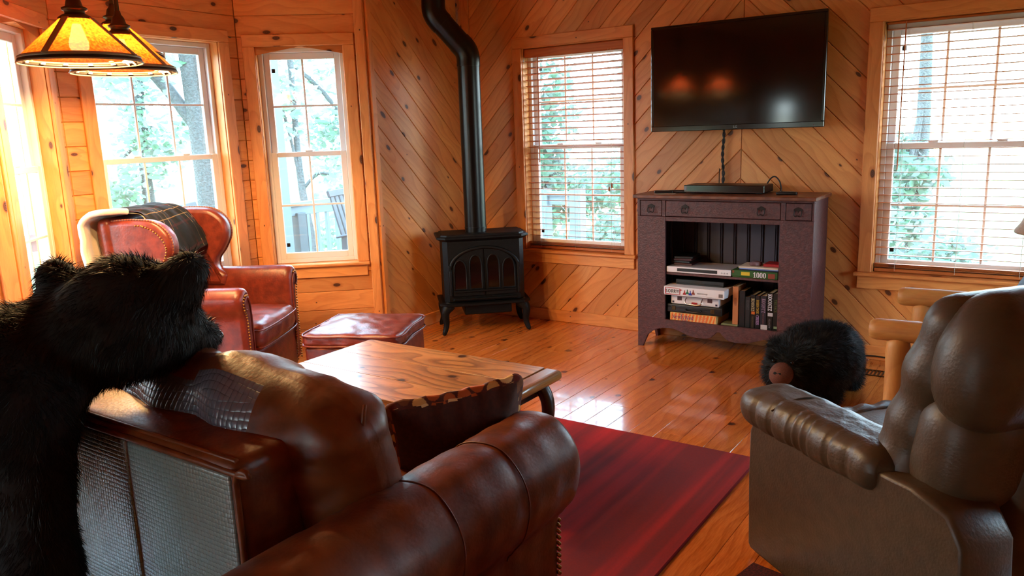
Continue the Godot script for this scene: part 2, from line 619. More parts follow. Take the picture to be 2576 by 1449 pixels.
func window(called: String, xf: Transform3D, x0: float, x1: float, y0: float, y1: float, cols: int, rows_u: int, rows_l: int, sill_over := 0.10) -> Node3D:
	var w := structure(called, xf)
	var cw := 0.08
	put(w, "casing", bx(x0 - cw, x0, y0, y1, 0.0, 0.02, 0.004, 1), M.pine2)
	put(w, "casing", bx(x1, x1 + cw, y0, y1, 0.0, 0.02, 0.004, 1), M.pine2)
	put(w, "casing", bx(x0 - cw, x1 + cw, y1, y1 + cw, 0.0, 0.021, 0.004, 0), M.pine2)
	put(w, "sill", bx(x0 - sill_over, x1 + sill_over, y0 - 0.024, y0, -0.10, 0.045, 0.006, 0), M.pine2)
	put(w, "apron", bx(x0 - sill_over + 0.02, x1 + sill_over - 0.02, y0 - 0.104, y0 - 0.0245, 0.0, 0.018, 0.004, 0), M.pine)
	put(w, "jamb", bx(x0 - 0.018, x0 + 0.004, y0, y1, -0.17, -0.0005, 0.001, 1), M.pine)
	put(w, "jamb", bx(x1 - 0.004, x1 + 0.018, y0, y1, -0.17, -0.0005, 0.001, 1), M.pine)
	put(w, "jamb", bx(x0 - 0.018, x1 + 0.018, y1 - 0.004, y1 + 0.018, -0.17, -0.0005, 0.001, 0), M.pine)
	var ring := func(mb: MB, a0: float, a1: float, b0: float, b1: float, s: float, sb: float, st: float, zb: float, zf: float) -> MB:
		add_bx(mb, a0, a0 + s, b0, b1, zb, zf, 0.003)
		add_bx(mb, a1 - s, a1, b0, b1, zb, zf, 0.003)
		add_bx(mb, a0 + s, a1 - s, b0, b0 + sb, zb, zf, 0.003)
		add_bx(mb, a0 + s, a1 - s, b1 - st, b1, zb, zf, 0.003)
		return mb
	put(w, "frame", ring.call(MB.new(), x0 + 0.004, x1 - 0.004, y0, y1 - 0.004, 0.03, 0.03, 0.03, -0.15, -0.075), M.vinyl)
	var mid := y0 + (y1 - y0) * 0.512
	var gx0 := x0 + 0.034
	var gx1 := x1 - 0.034
	for up in [true, false]:
		var b0 := mid - 0.012 if up else y0 + 0.03
		var b1 := y1 - 0.034 if up else mid + 0.022
		var zb := -0.135 if up else -0.105
		var sash := put(w, "sash", ring.call(MB.new(), gx0, gx1, b0, b1, 0.042, 0.034 if up else 0.045, 0.045 if up else 0.034, zb, zb + 0.028), M.vinyl)
		put(sash, "pane", bx(gx0 + 0.04, gx1 - 0.04, b0 + 0.03, b1 - 0.03, zb + 0.012, zb + 0.016, 0.0), M.glass)
		var ix0 := gx0 + 0.042
		var ix1 := gx1 - 0.042
		var iy0: float = b0 + (0.034 if up else 0.045)
		var iy1: float = b1 - (0.045 if up else 0.034)
		for c in range(1, cols):
			var x := ix0 + (ix1 - ix0) * c / cols
			put(sash, "muntin", bx(x - 0.007, x + 0.007, iy0, iy1, zb + 0.017, zb + 0.024, 0.002), M.vinyl)
		var rows := rows_u if up else rows_l
		for r in range(1, rows):
			var y := iy0 + (iy1 - iy0) * r / rows
			put(sash, "muntin", bx(ix0, ix1, y - 0.007, y + 0.007, zb + 0.0175, zb + 0.0245, 0.002), M.vinyl)
		if called in ["window_3", "window_4", "window_6"]:
			var by: float = iy1 - 0.075 if up else iy0 + 0.06
			put(sash, "stop", bx(ix0 + 0.008, ix0 + 0.032, by - 0.014, by + 0.014, zb + 0.0165, zb + 0.026, 0.002), M.black)
		if not up:
			for q in ([0.3, 0.72] if cols > 2 else [0.5]):
				var lx: float = gx0 + (gx1 - gx0) * q
				put(sash, "latch", bx(lx - 0.028, lx + 0.028, b1, b1 + 0.012, zb + 0.004, zb + 0.024, 0.004), M.vinyl)
	return w

func blind(called_label: String, xf: Transform3D, x0: float, x1: float, y0: float, y1: float, valance: float, wand_x: float, tilt: float) -> void:
	var t := thing("window_blind", called_label, "blind", xf, "")
	put(t, "valance", bx(x0 + 0.008, x1 - 0.008, y1 - valance, y1 - 0.006, -0.045, -0.012, 0.008, 0), M.blind)
	put(t, "head_rail", bx(x0 + 0.012, x1 - 0.012, y1 - 0.05, y1 - 0.006, -0.072, -0.047, 0.002, 0), M.vinyl)
	var top := y1 - valance - 0.03
	var n := int((top - y0 - 0.05) / 0.046)
	var one := MB.new()
	one.box(Transform3D(Basis(Vector3.RIGHT, tilt), Vector3.ZERO), Vector3((x1 - x0) / 2 - 0.012, 0.0016, 0.024), 0.001, 0, Vector2(0.2, 0.1))
	var mesh := one.done(M.blind)
	for i in n:
		put_mesh(t, "slat", mesh, at((x0 + x1) / 2, top - i * 0.046, -0.042))
	var low := y0 + 0.012
	for i in 4:
		put_mesh(t, "slat", mesh, at((x0 + x1) / 2, low + 0.022 + i * 0.006, -0.042))
	put(t, "bottom_rail", bx(x0 + 0.012, x1 - 0.012, low - 0.008, low + 0.012, -0.066, -0.018, 0.004, 0), M.blind)
	for q in [0.14, 0.5, 0.86]:
		var x: float = lerpf(x0, x1, q)
		for z in [-0.067, -0.017]:
			put(t, "ladder_cord", MB.new().tube(PackedVector3Array([Vector3(x, low, z), Vector3(x, y1 - 0.05, z)]), 0.0011, 5), M.paper)
	put(t, "tilt_wand", MB.new().tube(PackedVector3Array([Vector3(wand_x, y1 - valance + 0.01, -0.006), Vector3(wand_x - 0.004, y1 - 0.86, -0.002)]), 0.004, 6), M.blind)
	for q in [0.0, 0.022]:
		var cx := x1 - 0.13 + float(q)
		put(t, "pull_cord", MB.new().tube(PackedVector3Array([Vector3(cx, y1 - valance + 0.01, -0.008), Vector3(cx, y0 + 0.50 + float(q), -0.004)]), 0.0011, 5), M.paper)
		put(t, "tassel", MB.new().lathe(at(cx, y0 + 0.465 + float(q), -0.004), PackedVector2Array([Vector2(0, 0), Vector2(0.008, 0.002), Vector2(0.007, 0.02), Vector2(0.003, 0.034), Vector2(0, 0.036)]), 8), M.blind)

func build_shell() -> void:
	var pa := Vector3(-0.657, 0, 1.631)      # corner of middle and right bay walls
	var pl := Vector3(-0.613, 0, 2.890)      # corner of left and middle bay walls
	var db := Vector3(0.7547, 0, -0.6561)
	var da := Vector3(-0.0349, 0, -0.9994)
	var dl := Vector3(-0.6947, 0, -0.7193)
	var o_l := pl - dl * LB
	var xd := Transform3D()
	var xc := turned(Vector3(0, 0, 1.06), Vector3(0, 0, -1))
	var xb := turned(pa, db)
	var xa := turned(pl, da)
	var xl := turned(o_l, dl)
	var xn := turned(Vector3(0, 0, 8.0), Vector3(0, 0, -1))
	var pines := [M.pine, M.pine2]
	# floor: planks running towards the camera
	var fl := structure("floor")
	var under := MB.new()
	under.prism(Transform3D(Basis(Vector3.RIGHT, -PI / 2), Vector3(0, 0, 0)), PackedVector2Array([Vector2(0, 0), Vector2(5.8, 0), Vector2(5.8, -8.0), Vector2(0, -8.0), Vector2(0, -o_l.z), Vector2(pl.x, -pl.z), Vector2(pa.x, -pa.z), Vector2(0, -1.06)]), [[-0.15, 0.0], [-0.021, 0.0]])
	put(fl, "subfloor", under, M.pine)
	var edge := PackedVector2Array([Vector2(0.001, -0.001), Vector2(5.8, -0.001), Vector2(5.8, -8.0), Vector2(0.001, -8.0), Vector2(0.001, -o_l.z), Vector2(pl.x, -pl.z), Vector2(pa.x, -pa.z), Vector2(0.001, -1.06)])
	var fx := Transform3D(Basis(Vector3.RIGHT, -PI / 2), Vector3.ZERO)
	for k in range(-6, 46):
		var x0 := 0.062 + 0.1295 * k
		var cuts := [0.1]
		var z := -rng.randf_range(0.6, 3.2)
		while z > -8.0:
			cuts.append(z)
			z -= rng.randf_range(2.0, 3.6)
		cuts.append(-8.1)
		for i in cuts.size() - 1:
			for p in Geometry2D.intersect_polygons(rect(x0 + 0.0005, cuts[i + 1] + 0.0008, x0 + 0.1290, cuts[i] - 0.0008), edge):
				if absf(MB.area(p)) < 0.002:
					continue
				var mb := MB.new()
				var t := rng.randf_range(0.85, 1.12)
				var w := rng.randf_range(-0.06, 0.06)
				mb.col = Color(t * (1.0 + w), t, t * (1.0 - w))
				mb.prism(fx, p, [[-0.02, 0.0], [-0.0012, 0.0], [0.0, 0.0012]], Vector2(0, 1), Vector2(rng.randf() * 2.0, x0 + rng.randf_range(0.15, 0.49)))
				put(fl, "plank", mb, M.floor)
	# back wall behind the television
	var wd := structure("wall_back", xd)
	var w3 := [0.604, 1.467, 0.570, 2.110]
	var w4 := [3.154, 4.055, 0.557, 2.048]
	slab(wd, -0.17, 5.97, WALL_H, [[w3[0] - 0.018, w3[1] + 0.018, w3[2] - 0.02, w3[3] + 0.018], [w4[0] - 0.018, w4[1] + 0.018, w4[2] - 0.02, w4[3] + 0.018]])
	var holes := [rect(w3[0] - 0.06, w3[2] - 0.06, w3[1] + 0.06, w3[3] + 0.06), rect(w4[0] - 0.06, w4[2] - 0.06, w4[1] + 0.06, w4[3] + 0.06)]
	boards(wd, rect(0.0, 0.08, 2.3195, WALL_H), Vector2(1, 1), -0.1616 - 0.1352 * 12, 0.1352, 0, 30, holes, pines)
	boards(wd, rect(2.3205, 0.08, 5.8, WALL_H), Vector2(1, -1), 2.7130 - 0.1365 * 9, 0.1365, 0, 40, holes, pines)
	# left wall beside the stove
	var wc := structure("wall_left", xc)
	slab(wc, 0.0, 1.06, WALL_H, [])
	boards(wc, rect(0.0, 0.08, 1.042, WALL_H), Vector2(1, -1), 0.7445 - 0.138 * 6, 0.138, 0, 30, [], pines)
	# bay
	var win_b := [0.115, 0.712, 0.600, 2.125]
	var win_a := [0.195, 1.100, 0.600, 2.150]
	var win_l := [0.115, 0.712, 0.600, 2.125]
	for e in [["wall_bay_right", xb, LB, win_b], ["wall_bay_middle", xa, LA, win_a], ["wall_bay_left", xl, LB, win_l]]:
		var wl := structure(e[0], e[1])
		var q: Array = e[3]
		slab(wl, -0.07 if e[0] != "wall_bay_left" else 0.0, e[2] + (0.07 if e[0] != "wall_bay_right" else 0.0), WALL_H, [[q[0] - 0.018, q[1] + 0.018, q[2] - 0.02, q[3] + 0.018]])
		boards(wl, rect(0.0, 0.08, e[2], WALL_H), Vector2(1, 0), 0.107, 0.139, -1, 20, [rect(q[0] - 0.06, q[2] - 0.06, q[1] + 0.06, q[3] + 0.06)], pines)
	# near part of the left wall, right wall, wall behind the camera, ceiling
	var door := [1.65, 3.45, 0.25, 1.40]
	var wn := structure("wall_left_near", xn)
	slab(wn, -0.17, 8.0 - o_l.z, WALL_H, [door])
	boards(wn, rect(3.47, 0.08, 8.0 - o_l.z - 0.001, WALL_H), Vector2(1, 1), -4.0, 0.138, 0, 36, [], pines)
	boards(wn, rect(0.0, 0.08, 1.63, WALL_H), Vector2(1, 1), -2.0, 0.138, 0, 36, [], pines)
	boards(wn, rect(1.63, 0.08, 3.47, 0.24), Vector2(1, 1), -2.0, 0.138, 0, 36, [], pines)
	boards(wn, rect(1.63, 1.41, 3.47, WALL_H), Vector2(1, 1), -2.0, 0.138, 0, 36, [], pines)
	var wr := structure("wall_right", turned(Vector3(5.8, 0, 0), Vector3(0, 0, 1)))
	slab(wr, -0.17, 8.17, WALL_H, [[0.38, 1.72, 0.53, 2.07]], -0.15, 0.0)
	window("window_8", wr.transform, 0.40, 1.70, 0.55, 2.05, 3, 2, 2)
	var wf := structure("wall_front", turned(Vector3(5.8, 0, 8.0), Vector3(-1, 0, 0)))
	slab(wf, -0.17, 5.97, WALL_H, [[3.78, 5.02, 0.28, 1.38], [5.18, 5.56, 1.23, 1.87]], -0.15, 0.0)
	window("window_5", wf.transform, 5.198, 5.542, 1.25, 1.85, 1, 1, 1)
	window("window_9", wf.transform, 3.80, 5.00, 0.30, 1.36, 2, 1, 1)
	var ce := structure("ceiling")
	put(ce, "panelling", bx(-1.0, 5.97, WALL_H, WALL_H + 0.15, -0.17, 8.17, 0.0), M.pine)
	# low row of glazing in the near left wall
	var pd := structure("window_7", xn)
	for i in 2:
		var a := 1.65 + 0.9 * i
		var fr := MB.new()
		for s in [[a, a + 0.06, 0.25, 1.40], [a + 0.84, a + 0.9, 0.25, 1.40], [a + 0.06, a + 0.84, 0.25, 0.32], [a + 0.06, a + 0.84, 1.33, 1.40]]:
			add_bx(fr, s[0], s[1], s[2], s[3], -0.11, -0.06, 0.003)
		var leaf := put(pd, "sash", fr, M.vinyl)
		put(leaf, "pane", bx(a + 0.055, a + 0.845, 0.315, 1.335, -0.088, -0.084, 0.0), M.glass)
	# windows
	window("window_1", xl, win_l[0], win_l[1], win_l[2], win_l[3], 2, 2, 2, 0.085)
	window("window_2", xa, win_a[0], win_a[1], win_a[2], win_a[3], 3, 2, 2, 0.085)
	window("window_3", xb, win_b[0], win_b[1], win_b[2], win_b[3], 2, 2, 2, 0.085)
	window("window_4", xd, w3[0], w3[1], w3[2], w3[3], 3, 2, 2)
	window("window_6", xd, w4[0], w4[1], w4[2], w4[3], 3, 2, 2)
	blind("honey wood slatted blind, lowered and open, in the window between stove and television", xd, w3[0], w3[1], w3[2], w3[3], 0.072, w3[0] + 0.14, -0.17)
	blind("honey wood slatted blind in the bright window at the right edge of the picture", xd, w4[0], w4[1], w4[2], w4[3], 0.02, w4[0] + 0.115, -0.03)
	# trims and baseboards
	trim("trim_1", xc, 0.005, 0.05, 0.0, WALL_H, 0.024, 1, 1.04)
	trim("trim_2", xb, LB - 0.068, LB - 0.004, 0.0, WALL_H, 0.022, 1, 1.0)
	trim("trim_3", xd, 0.03, 0.115, 0.092, WALL_H, 0.012, 1, 0.95)
	trim("trim_4", xn, 8.0 - o_l.z - 0.075, 8.0 - o_l.z - 0.002, 0.0, WALL_H, 0.022, 1, 1.05)
	trim("trim_5", xl, 0.002, 0.034, 0.0, WALL_H, 0.02, 1, 1.0)
	trim("baseboard_back", xd, 0.019, 5.79, 0.0, 0.092, 0.018, 0, 1.0)
	trim("baseboard_left", xc, 0.051, 1.06, 0.0, 0.092, 0.018, 0, 1.0)
	trim("baseboard_bay_right", xb, 0.018, LB - 0.07, 0.0, 0.092, 0.016, 0, 1.0)
	trim("baseboard_bay_middle", xa, 0.018, LA - 0.018, 0.0, 0.092, 0.016, 0, 1.0)
	trim("baseboard_bay_left", xl, 0.036, LB - 0.018, 0.0, 0.092, 0.016, 0, 1.0)
	trim("baseboard_left_near", xn, 3.46, 8.0 - o_l.z - 0.077, 0.0, 0.092, 0.016, 0, 1.0)
	# floor register and the cable along the baseboard
	var reg := thing("floor_register", "dark slotted floor vent by the baseboard between stool and log chair", "vent", at(3.27, 0.0, 0.30))
	put(reg, "frame", add_bx(add_bx(add_bx(add_bx(MB.new(), -0.14, 0.14, 0.0, 0.005, -0.06, -0.045), -0.14, 0.14, 0.0, 0.005, 0.045, 0.06), -0.14, -0.125, 0.0, 0.005, -0.045, 0.045), 0.125, 0.14, 0.0, 0.005, -0.045, 0.045), M.brass)
	for i in 12:
		put(reg, "louvre", bx(-0.119 + i * 0.0205, -0.109 + i * 0.0205, 0.0005, 0.004, -0.045, 0.045, 0.001), M.black)
	var cb := put(self, "cable", MB.new().tube(curve3([Vector3(2.95, 0.006, 0.06), Vector3(3.1, 0.02, 0.03), Vector3(3.25, 0.028, 0.028), Vector3(3.45, 0.012, 0.06), Vector3(3.6, 0.006, 0.12)]), 0.005, 8), M.cord)
	tag(cb, "black power cable running along the baseboard below the right window", "cable")
	# rug
	var rg := MB.new()
	rg.smooth()
	var nu := 40
	rg.prism(fx, rect(1.30, -3.95, 3.05, -1.87), [[0.0005, 0.0], [0.007, 0.0], [0.011, 0.004]], Vector2(1, 0), Vector2(-0.95, 3.95))
	var rug_m: StandardMaterial3D = M.rug
	rug_m.uv1_scale = Vector3(1.0 / 2.1, 1.0 / 2.08, 1)
	tag(put(self, "area_rug", rg, rug_m), "deep red area rug with darker woven bands under the coffee table", "rug")
	var r2 := MB.new()
	r2.prism(turned(Vector3(3.24, 0, 2.72), Vector3(0.98, 0, 0.2)) * Transform3D(Basis(Vector3.RIGHT, -PI / 2), Vector3.ZERO), rect(0.06, -1.30, 0.90, 0.0), [[0.0005, 0.0], [0.006, 0.0], [0.009, 0.003]], Vector2(1, 0))
	tag(put(self, "small_rug", r2, M.small_rug), "dark red patterned rug just showing under the recliner", "rug")


# ---------- textures and materials ----------
func wood_image(w: int, h: int, sd: int, light: Color, dark: Color, knot: Color, rings: float, knots: int, streak: float, contrast: float, wav := 2.0) -> ImageTexture:
	var r := RandomNumberGenerator.new()
	r.seed = sd
	var n1 := FastNoiseLite.new()
	n1.seed = sd
	n1.frequency = 1.0
	n1.fractal_octaves = 2
	var n2 := FastNoiseLite.new()
	n2.seed = sd + 9
	n2.frequency = 1.0
	n2.fractal_octaves = 3
	var ks := []
	for i in knots:
		var s := r.randf_range(0.5, 1.25) * (1.0 if r.randf() < 0.6 else 0.5)
		ks.append([(i + r.randf_range(0.1, 0.9)) / knots, r.randf_range(0.06, 0.94), 0.0085 * s * r.randf_range(1.0, 1.9), 0.042 * s])
	var data := PackedByteArray()
	data.resize(w * h * 3)
	for y in h:
		var v := float(y) / h
		for x in w:
			var u := float(x) / w
			var cu := cos(TAU * u) * 0.42
			var su := sin(TAU * u) * 0.42
			var warp := n1.get_noise_3d(cu, su, v * 1.6)
			var g := v * rings + warp * wav
			var kd := 9.0
			for k in ks:
				var du := absf(u - k[0])
				du = minf(du, 1.0 - du) / k[2]
				if du < 7.0:
					var dv: float = (v - k[1]) / k[3]
					var d2 := du * du * 0.16 + dv * dv * 0.5
					g += 1.1 * exp(-d2) * (1.0 if dv > 0.0 else -1.0) * minf(absf(dv), 1.0)
					kd = minf(kd, sqrt(du * du + dv * dv))
			var ring := fposmod(g, 1.0)
			ring = pow(ring, 2.2) * (1.0 - smoothstep(0.9, 1.0, ring))
			var fine := n2.get_noise_3d(cu * 9.0, su * 9.0, v * 110.0)
			var tone := clampf(ring * contrast + (fine * 0.5 + 0.2) * streak + warp * 0.25, 0.0, 1.0)
			var c := light.lerp(dark, tone)
			if kd < 2.2:
				c = c.lerp(dark, 0.6 * (1.0 - smoothstep(0.9, 2.2, kd)))
			if kd < 1.1:
				c = c.lerp(knot.lerp(dark, 0.25 + 0.25 * sin(kd * 17.0)), 1.0 - smoothstep(0.8, 1.1, kd))
			var i := (y * w + x) * 3
			data[i] = int(clampf(c.r, 0.0, 1.0) * 255.0)
			data[i + 1] = int(clampf(c.g, 0.0, 1.0) * 255.0)
			data[i + 2] = int(clampf(c.b, 0.0, 1.0) * 255.0)
	return ImageTexture.create_from_image(Image.create_from_data(w, h, false, Image.FORMAT_RGB8, data))

func image_of(w: int, h: int, fn: Callable) -> Image:
	var data := PackedByteArray()
	data.resize(w * h * 3)
	for y in h:
		for x in w:
			var c: Color = fn.call(float(x) / w, float(y) / h)
			var i := (y * w + x) * 3
			data[i] = int(clampf(c.r, 0.0, 1.0) * 255.0)
			data[i + 1] = int(clampf(c.g, 0.0, 1.0) * 255.0)
			data[i + 2] = int(clampf(c.b, 0.0, 1.0) * 255.0)
	return Image.create_from_data(w, h, false, Image.FORMAT_RGB8, data)

func plain(c: Color, rough := 0.6, metal := 0.0) -> StandardMaterial3D:
	var m := StandardMaterial3D.new()
	m.albedo_color = c
	m.roughness = rough
	m.metallic = metal
	return m

func noise_tex(sd: int, freq: float, oct: int, normal := false, bump := 4.0, type := FastNoiseLite.TYPE_SIMPLEX_SMOOTH) -> NoiseTexture2D:
	var n := FastNoiseLite.new()
	n.seed = sd
	n.frequency = freq
	n.fractal_octaves = oct
	n.noise_type = type
	var t := NoiseTexture2D.new()
	t.width = 512
	t.height = 512
	t.seamless = true
	t.noise = n
	t.as_normal_map = normal
	t.bump_strength = bump
	return t

func mottled(c1: Color, c2: Color, sd: int, freq: float, rough: float, scale: float, nrm := 0.0, nfreq := 0.05, nscale := 6.0) -> StandardMaterial3D:
	var m := plain(Color.WHITE, rough)
	var t := noise_tex(sd, freq, 4)
	var g := Gradient.new()
	g.set_color(0, c1)
	g.set_color(1, c2)
	g.set_offset(0, 0.25)
	g.set_offset(1, 0.75)
	t.color_ramp = g
	m.albedo_texture = t
	m.uv1_triplanar = true
	m.uv1_scale = Vector3.ONE * scale
	if nrm > 0.0:
		m.normal_enabled = true
		m.normal_texture = noise_tex(sd + 50, nfreq, 3, true, 6.0)
		m.normal_scale = nrm
	return m

func wood_mat(tex: Texture2D, rough: float, us: Vector2, tint := Color.WHITE, coat := 0.0) -> StandardMaterial3D:
	var m := plain(tint, rough)
	m.albedo_texture = tex
	m.vertex_color_use_as_albedo = true
	m.uv1_scale = Vector3(us.x, us.y, 1)
	if coat > 0.0:
		m.clearcoat_enabled = true
		m.clearcoat = coat
		m.clearcoat_roughness = 0.06
	return m

func make_materials() -> void:
	var pine := wood_image(1024, 160, 11, Color(0.88, 0.60, 0.33), Color(0.74, 0.43, 0.20), Color(0.23, 0.11, 0.05), 5.0, 7, 0.5, 0.5)
	var pine2 := wood_image(1024, 160, 23, Color(0.87, 0.58, 0.32), Color(0.72, 0.41, 0.19), Color(0.21, 0.10, 0.05), 4.0, 9, 0.55, 0.45)
	var heart := wood_image(2048, 256, 37, Color(0.84, 0.49, 0.21), Color(0.60, 0.27, 0.09), Color(0.20, 0.07, 0.03), 10.0, 6, 0.75, 0.42, 1.3)
	var old := wood_image(1024, 200, 51, Color(0.74, 0.55, 0.34), Color(0.42, 0.27, 0.14), Color(0.10, 0.05, 0.03), 6.0, 6, 0.8, 0.8)
	M.pine = wood_mat(pine, 0.42, Vector2(0.5, 3.2))
	M.pine2 = wood_mat(pine2, 0.42, Vector2(0.5, 3.2))
	M.floor = wood_mat(heart, 0.17, Vector2(0.5, 2.0), Color.WHITE, 0.6)
	M.old = wood_mat(old, 0.3, Vector2(0.6, 2.4), Color(0.92, 0.86, 0.78), 0.15)
	M.log = wood_mat(pine2, 0.55, Vector2(0.6, 2.0), Color(0.86, 0.92, 0.86))
	M.blind = wood_mat(pine, 0.55, Vector2(0.5, 3.2), Color(0.84, 0.70, 0.58))
	M.vinyl = plain(Color(0.86, 0.85, 0.84), 0.35)
	var g := plain(Color(1, 1, 1, 0.04), 0.02)
	g.transparency = BaseMaterial3D.TRANSPARENCY_ALPHA
	M.glass = g
	M.stove_glass = plain(Color(0.045, 0.028, 0.018), 0.08)
	M.cabinet_top = mottled(Color(0.36, 0.19, 0.12), Color(0.48, 0.28, 0.18), 68, 0.01, 0.4, 2.0)
	M.brass_dark = plain(Color(0.10, 0.065, 0.055), 0.45, 0.5)
	M.green_box = plain(Color(0.10, 0.30, 0.06), 0.45)
	M.yellow = plain(Color(0.80, 0.68, 0.12), 0.5)
	M.terracotta = plain(Color(0.50, 0.20, 0.10), 0.5)
	M.navy = plain(Color(0.04, 0.06, 0.22), 0.4)
	M.navy_dark = plain(Color(0.018, 0.02, 0.032), 0.45)
	M.sky = plain(Color(0.42, 0.58, 0.85), 0.4)
	M.maroon = plain(Color(0.22, 0.03, 0.04), 0.4)
	M.pouch = plain(Color(0.42, 0.34, 0.38), 0.8)
	M.striped = plain(Color(0.85, 0.68, 0.42), 0.5)
	M.orange = plain(Color(0.85, 0.42, 0.10), 0.5)
	M.pinkish = plain(Color(0.80, 0.45, 0.35), 0.5)
	M.violet = plain(Color(0.25, 0.14, 0.42), 0.5)
	M.case_brown = plain(Color(0.035, 0.025, 0.022), 0.4)
	M.print_green = plain(Color(0.05, 0.40, 0.28), 0.4)
	M.print_blue = plain(Color(0.05, 0.20, 0.60), 0.4)
	M.tin_green = plain(Color(0.50, 0.52, 0.38), 0.35, 0.3)
	M.spine_orange = plain(Color(0.68, 0.42, 0.24), 0.6)
	M.spine_black = plain(Color(0.02, 0.018, 0.017), 0.35)
	M.spine_black2 = plain(Color(0.02, 0.028, 0.02), 0.4)
	M.spine_navy = plain(Color(0.025, 0.022, 0.035), 0.35)
	M.spine_slate = plain(Color(0.06, 0.065, 0.13), 0.4)
	M.grey_mark = plain(Color(0.45, 0.46, 0.48), 0.4)
	M.red_led = plain(Color(0.5, 0.02, 0.01), 0.4)
	M.pillow_back = mottled(Color(0.20, 0.085, 0.04), Color(0.28, 0.125, 0.065), 97, 0.03, 0.9, 4.0)
	M.pillow_dots = dots_mat()
	M.blue_cloth = mottled(Color(0.20, 0.25, 0.32), Color(0.30, 0.36, 0.44), 98, 0.04, 0.9, 4.0)
	M.red_cloth = mottled(Color(0.32, 0.10, 0.08), Color(0.42, 0.15, 0.12), 99, 0.04, 0.9, 4.0)
	M.shade_cloth = mottled(Color(0.62, 0.50, 0.42), Color(0.72, 0.60, 0.50), 100, 0.04, 0.9, 4.0)
	M.strap = plain(Color(0.52, 0.44, 0.34), 0.5, 0.2)
	M.band = plain(Color(0.05, 0.03, 0.022), 0.5, 0.2)
	M.cutout = plain(Color(0.72, 0.70, 0.68), 0.5)
	M.dark_wood = wood_mat(old, 0.35, Vector2(0.6, 2.4), Color(0.32, 0.24, 0.2))
	var bl := plain(Color(1.0, 0.9, 0.7), 0.5)
	bl.emission_enabled = true
	bl.emission = Color(1.0, 0.86, 0.58)
	bl.emission_energy_multiplier = 14.0
	M.bulb = bl
	M.black = plain(Color(0.02, 0.02, 0.022), 0.4)
	M.cord = plain(Color(0.025, 0.02, 0.02), 0.5)
	M.iron = mottled(Color(0.02, 0.02, 0.021), Color(0.034, 0.033, 0.033), 3, 0.02, 0.52, 3.0, 0.2, 0.09)
	M.iron.metallic_specular = 0.32
	M.pipe = plain(Color(0.022, 0.022, 0.024), 0.3, 0.35)
	M.screen = plain(Color(0.006, 0.006, 0.008), 0.09)
	M.bezel = plain(Color(0.012, 0.012, 0.014), 0.14)
	M.chrome = plain(Color(0.8, 0.8, 0.82), 0.2, 1.0)
	M.brass = plain(Color(0.30, 0.22, 0.12), 0.42, 0.8)
	M.nail = plain(Color(0.62, 0.45, 0.22), 0.3, 0.9)
	M.red_leather = mottled(Color(0.38, 0.14, 0.095), Color(0.48, 0.19, 0.13), 61, 0.012, 0.36, 2.2, 0.12, 0.06)
	M.brown_leather = mottled(Color(0.32, 0.145, 0.05), Color(0.43, 0.215, 0.085), 63, 0.01, 0.4, 2.0, 0.08, 0.06)
	M.brown_leather.metallic_specular = 0.4
	M.recliner = mottled(Color(0.265, 0.205, 0.145), Color(0.295, 0.23, 0.165), 65, 0.015, 0.42, 2.0, 0.12, 0.08)
	M.recliner.metallic_specular = 0.4
	M.weave = weave_mat(Color(0.33, 0.32, 0.36), 0.0165)
	M.weave_fine = weave_mat(Color(0.40, 0.455, 0.445), 0.0115)
	M.rug = rug_mat()
	M.small_rug = mottled(Color(0.16, 0.02, 0.02), Color(0.36, 0.06, 0.045), 73, 0.05, 0.95, 4.0)
	M.cabinet = mottled(Color(0.265, 0.14, 0.15), Color(0.33, 0.18, 0.185), 67, 0.02, 0.5, 2.5, 0.3, 0.05)
	M.cabinet_blue = plain(Color(0.20, 0.18, 0.24), 0.55)
	M.fur = plain(Color(0.012, 0.011, 0.013), 0.5)
	M.fur.metallic_specular = 0.32
	M.fur_skin = plain(Color(0.008, 0.008, 0.009), 0.9)
	M.muzzle = mottled(Color(0.30, 0.16, 0.11), Color(0.42, 0.24, 0.17), 71, 0.05, 0.8, 6.0, 0.5, 0.2)
	M.eye = plain(Color(0.01, 0.008, 0.006), 0.05)
	M.white = plain(Color(0.82, 0.82, 0.84), 0.55)
	M.paper = plain(Color(0.75, 0.72, 0.66), 0.8)
	M.silver = plain(Color(0.72, 0.72, 0.76), 0.3, 0.3)
	M.fleece = mottled(Color(0.80, 0.76, 0.70), Color(0.90, 0.87, 0.82), 75, 0.08, 0.95, 8.0, 0.8, 0.2)
	M.plaid = plaid_mat()
	M.mica = mica_mat()
	M.bark = mottled(Color(0.20, 0.21, 0.20), Color(0.32, 0.33, 0.32), 81, 0.03, 0.9, 2.0, 1.0, 0.05)
	M.porch = plain(Color(0.31, 0.37, 0.39), 0.7)
	M.porch_dark = plain(Color(0.18, 0.23, 0.24), 0.7)
	M.deck = mottled(Color(0.52, 0.52, 0.50), Color(0.62, 0.62, 0.60), 83, 0.02, 0.8, 1.0)
	M.ground = mottled(Color(0.22, 0.27, 0.12), Color(0.42, 0.46, 0.24), 85, 0.02, 0.95, 0.4)
	M.chair_blue = plain(Color(0.07, 0.11, 0.14), 0.6)

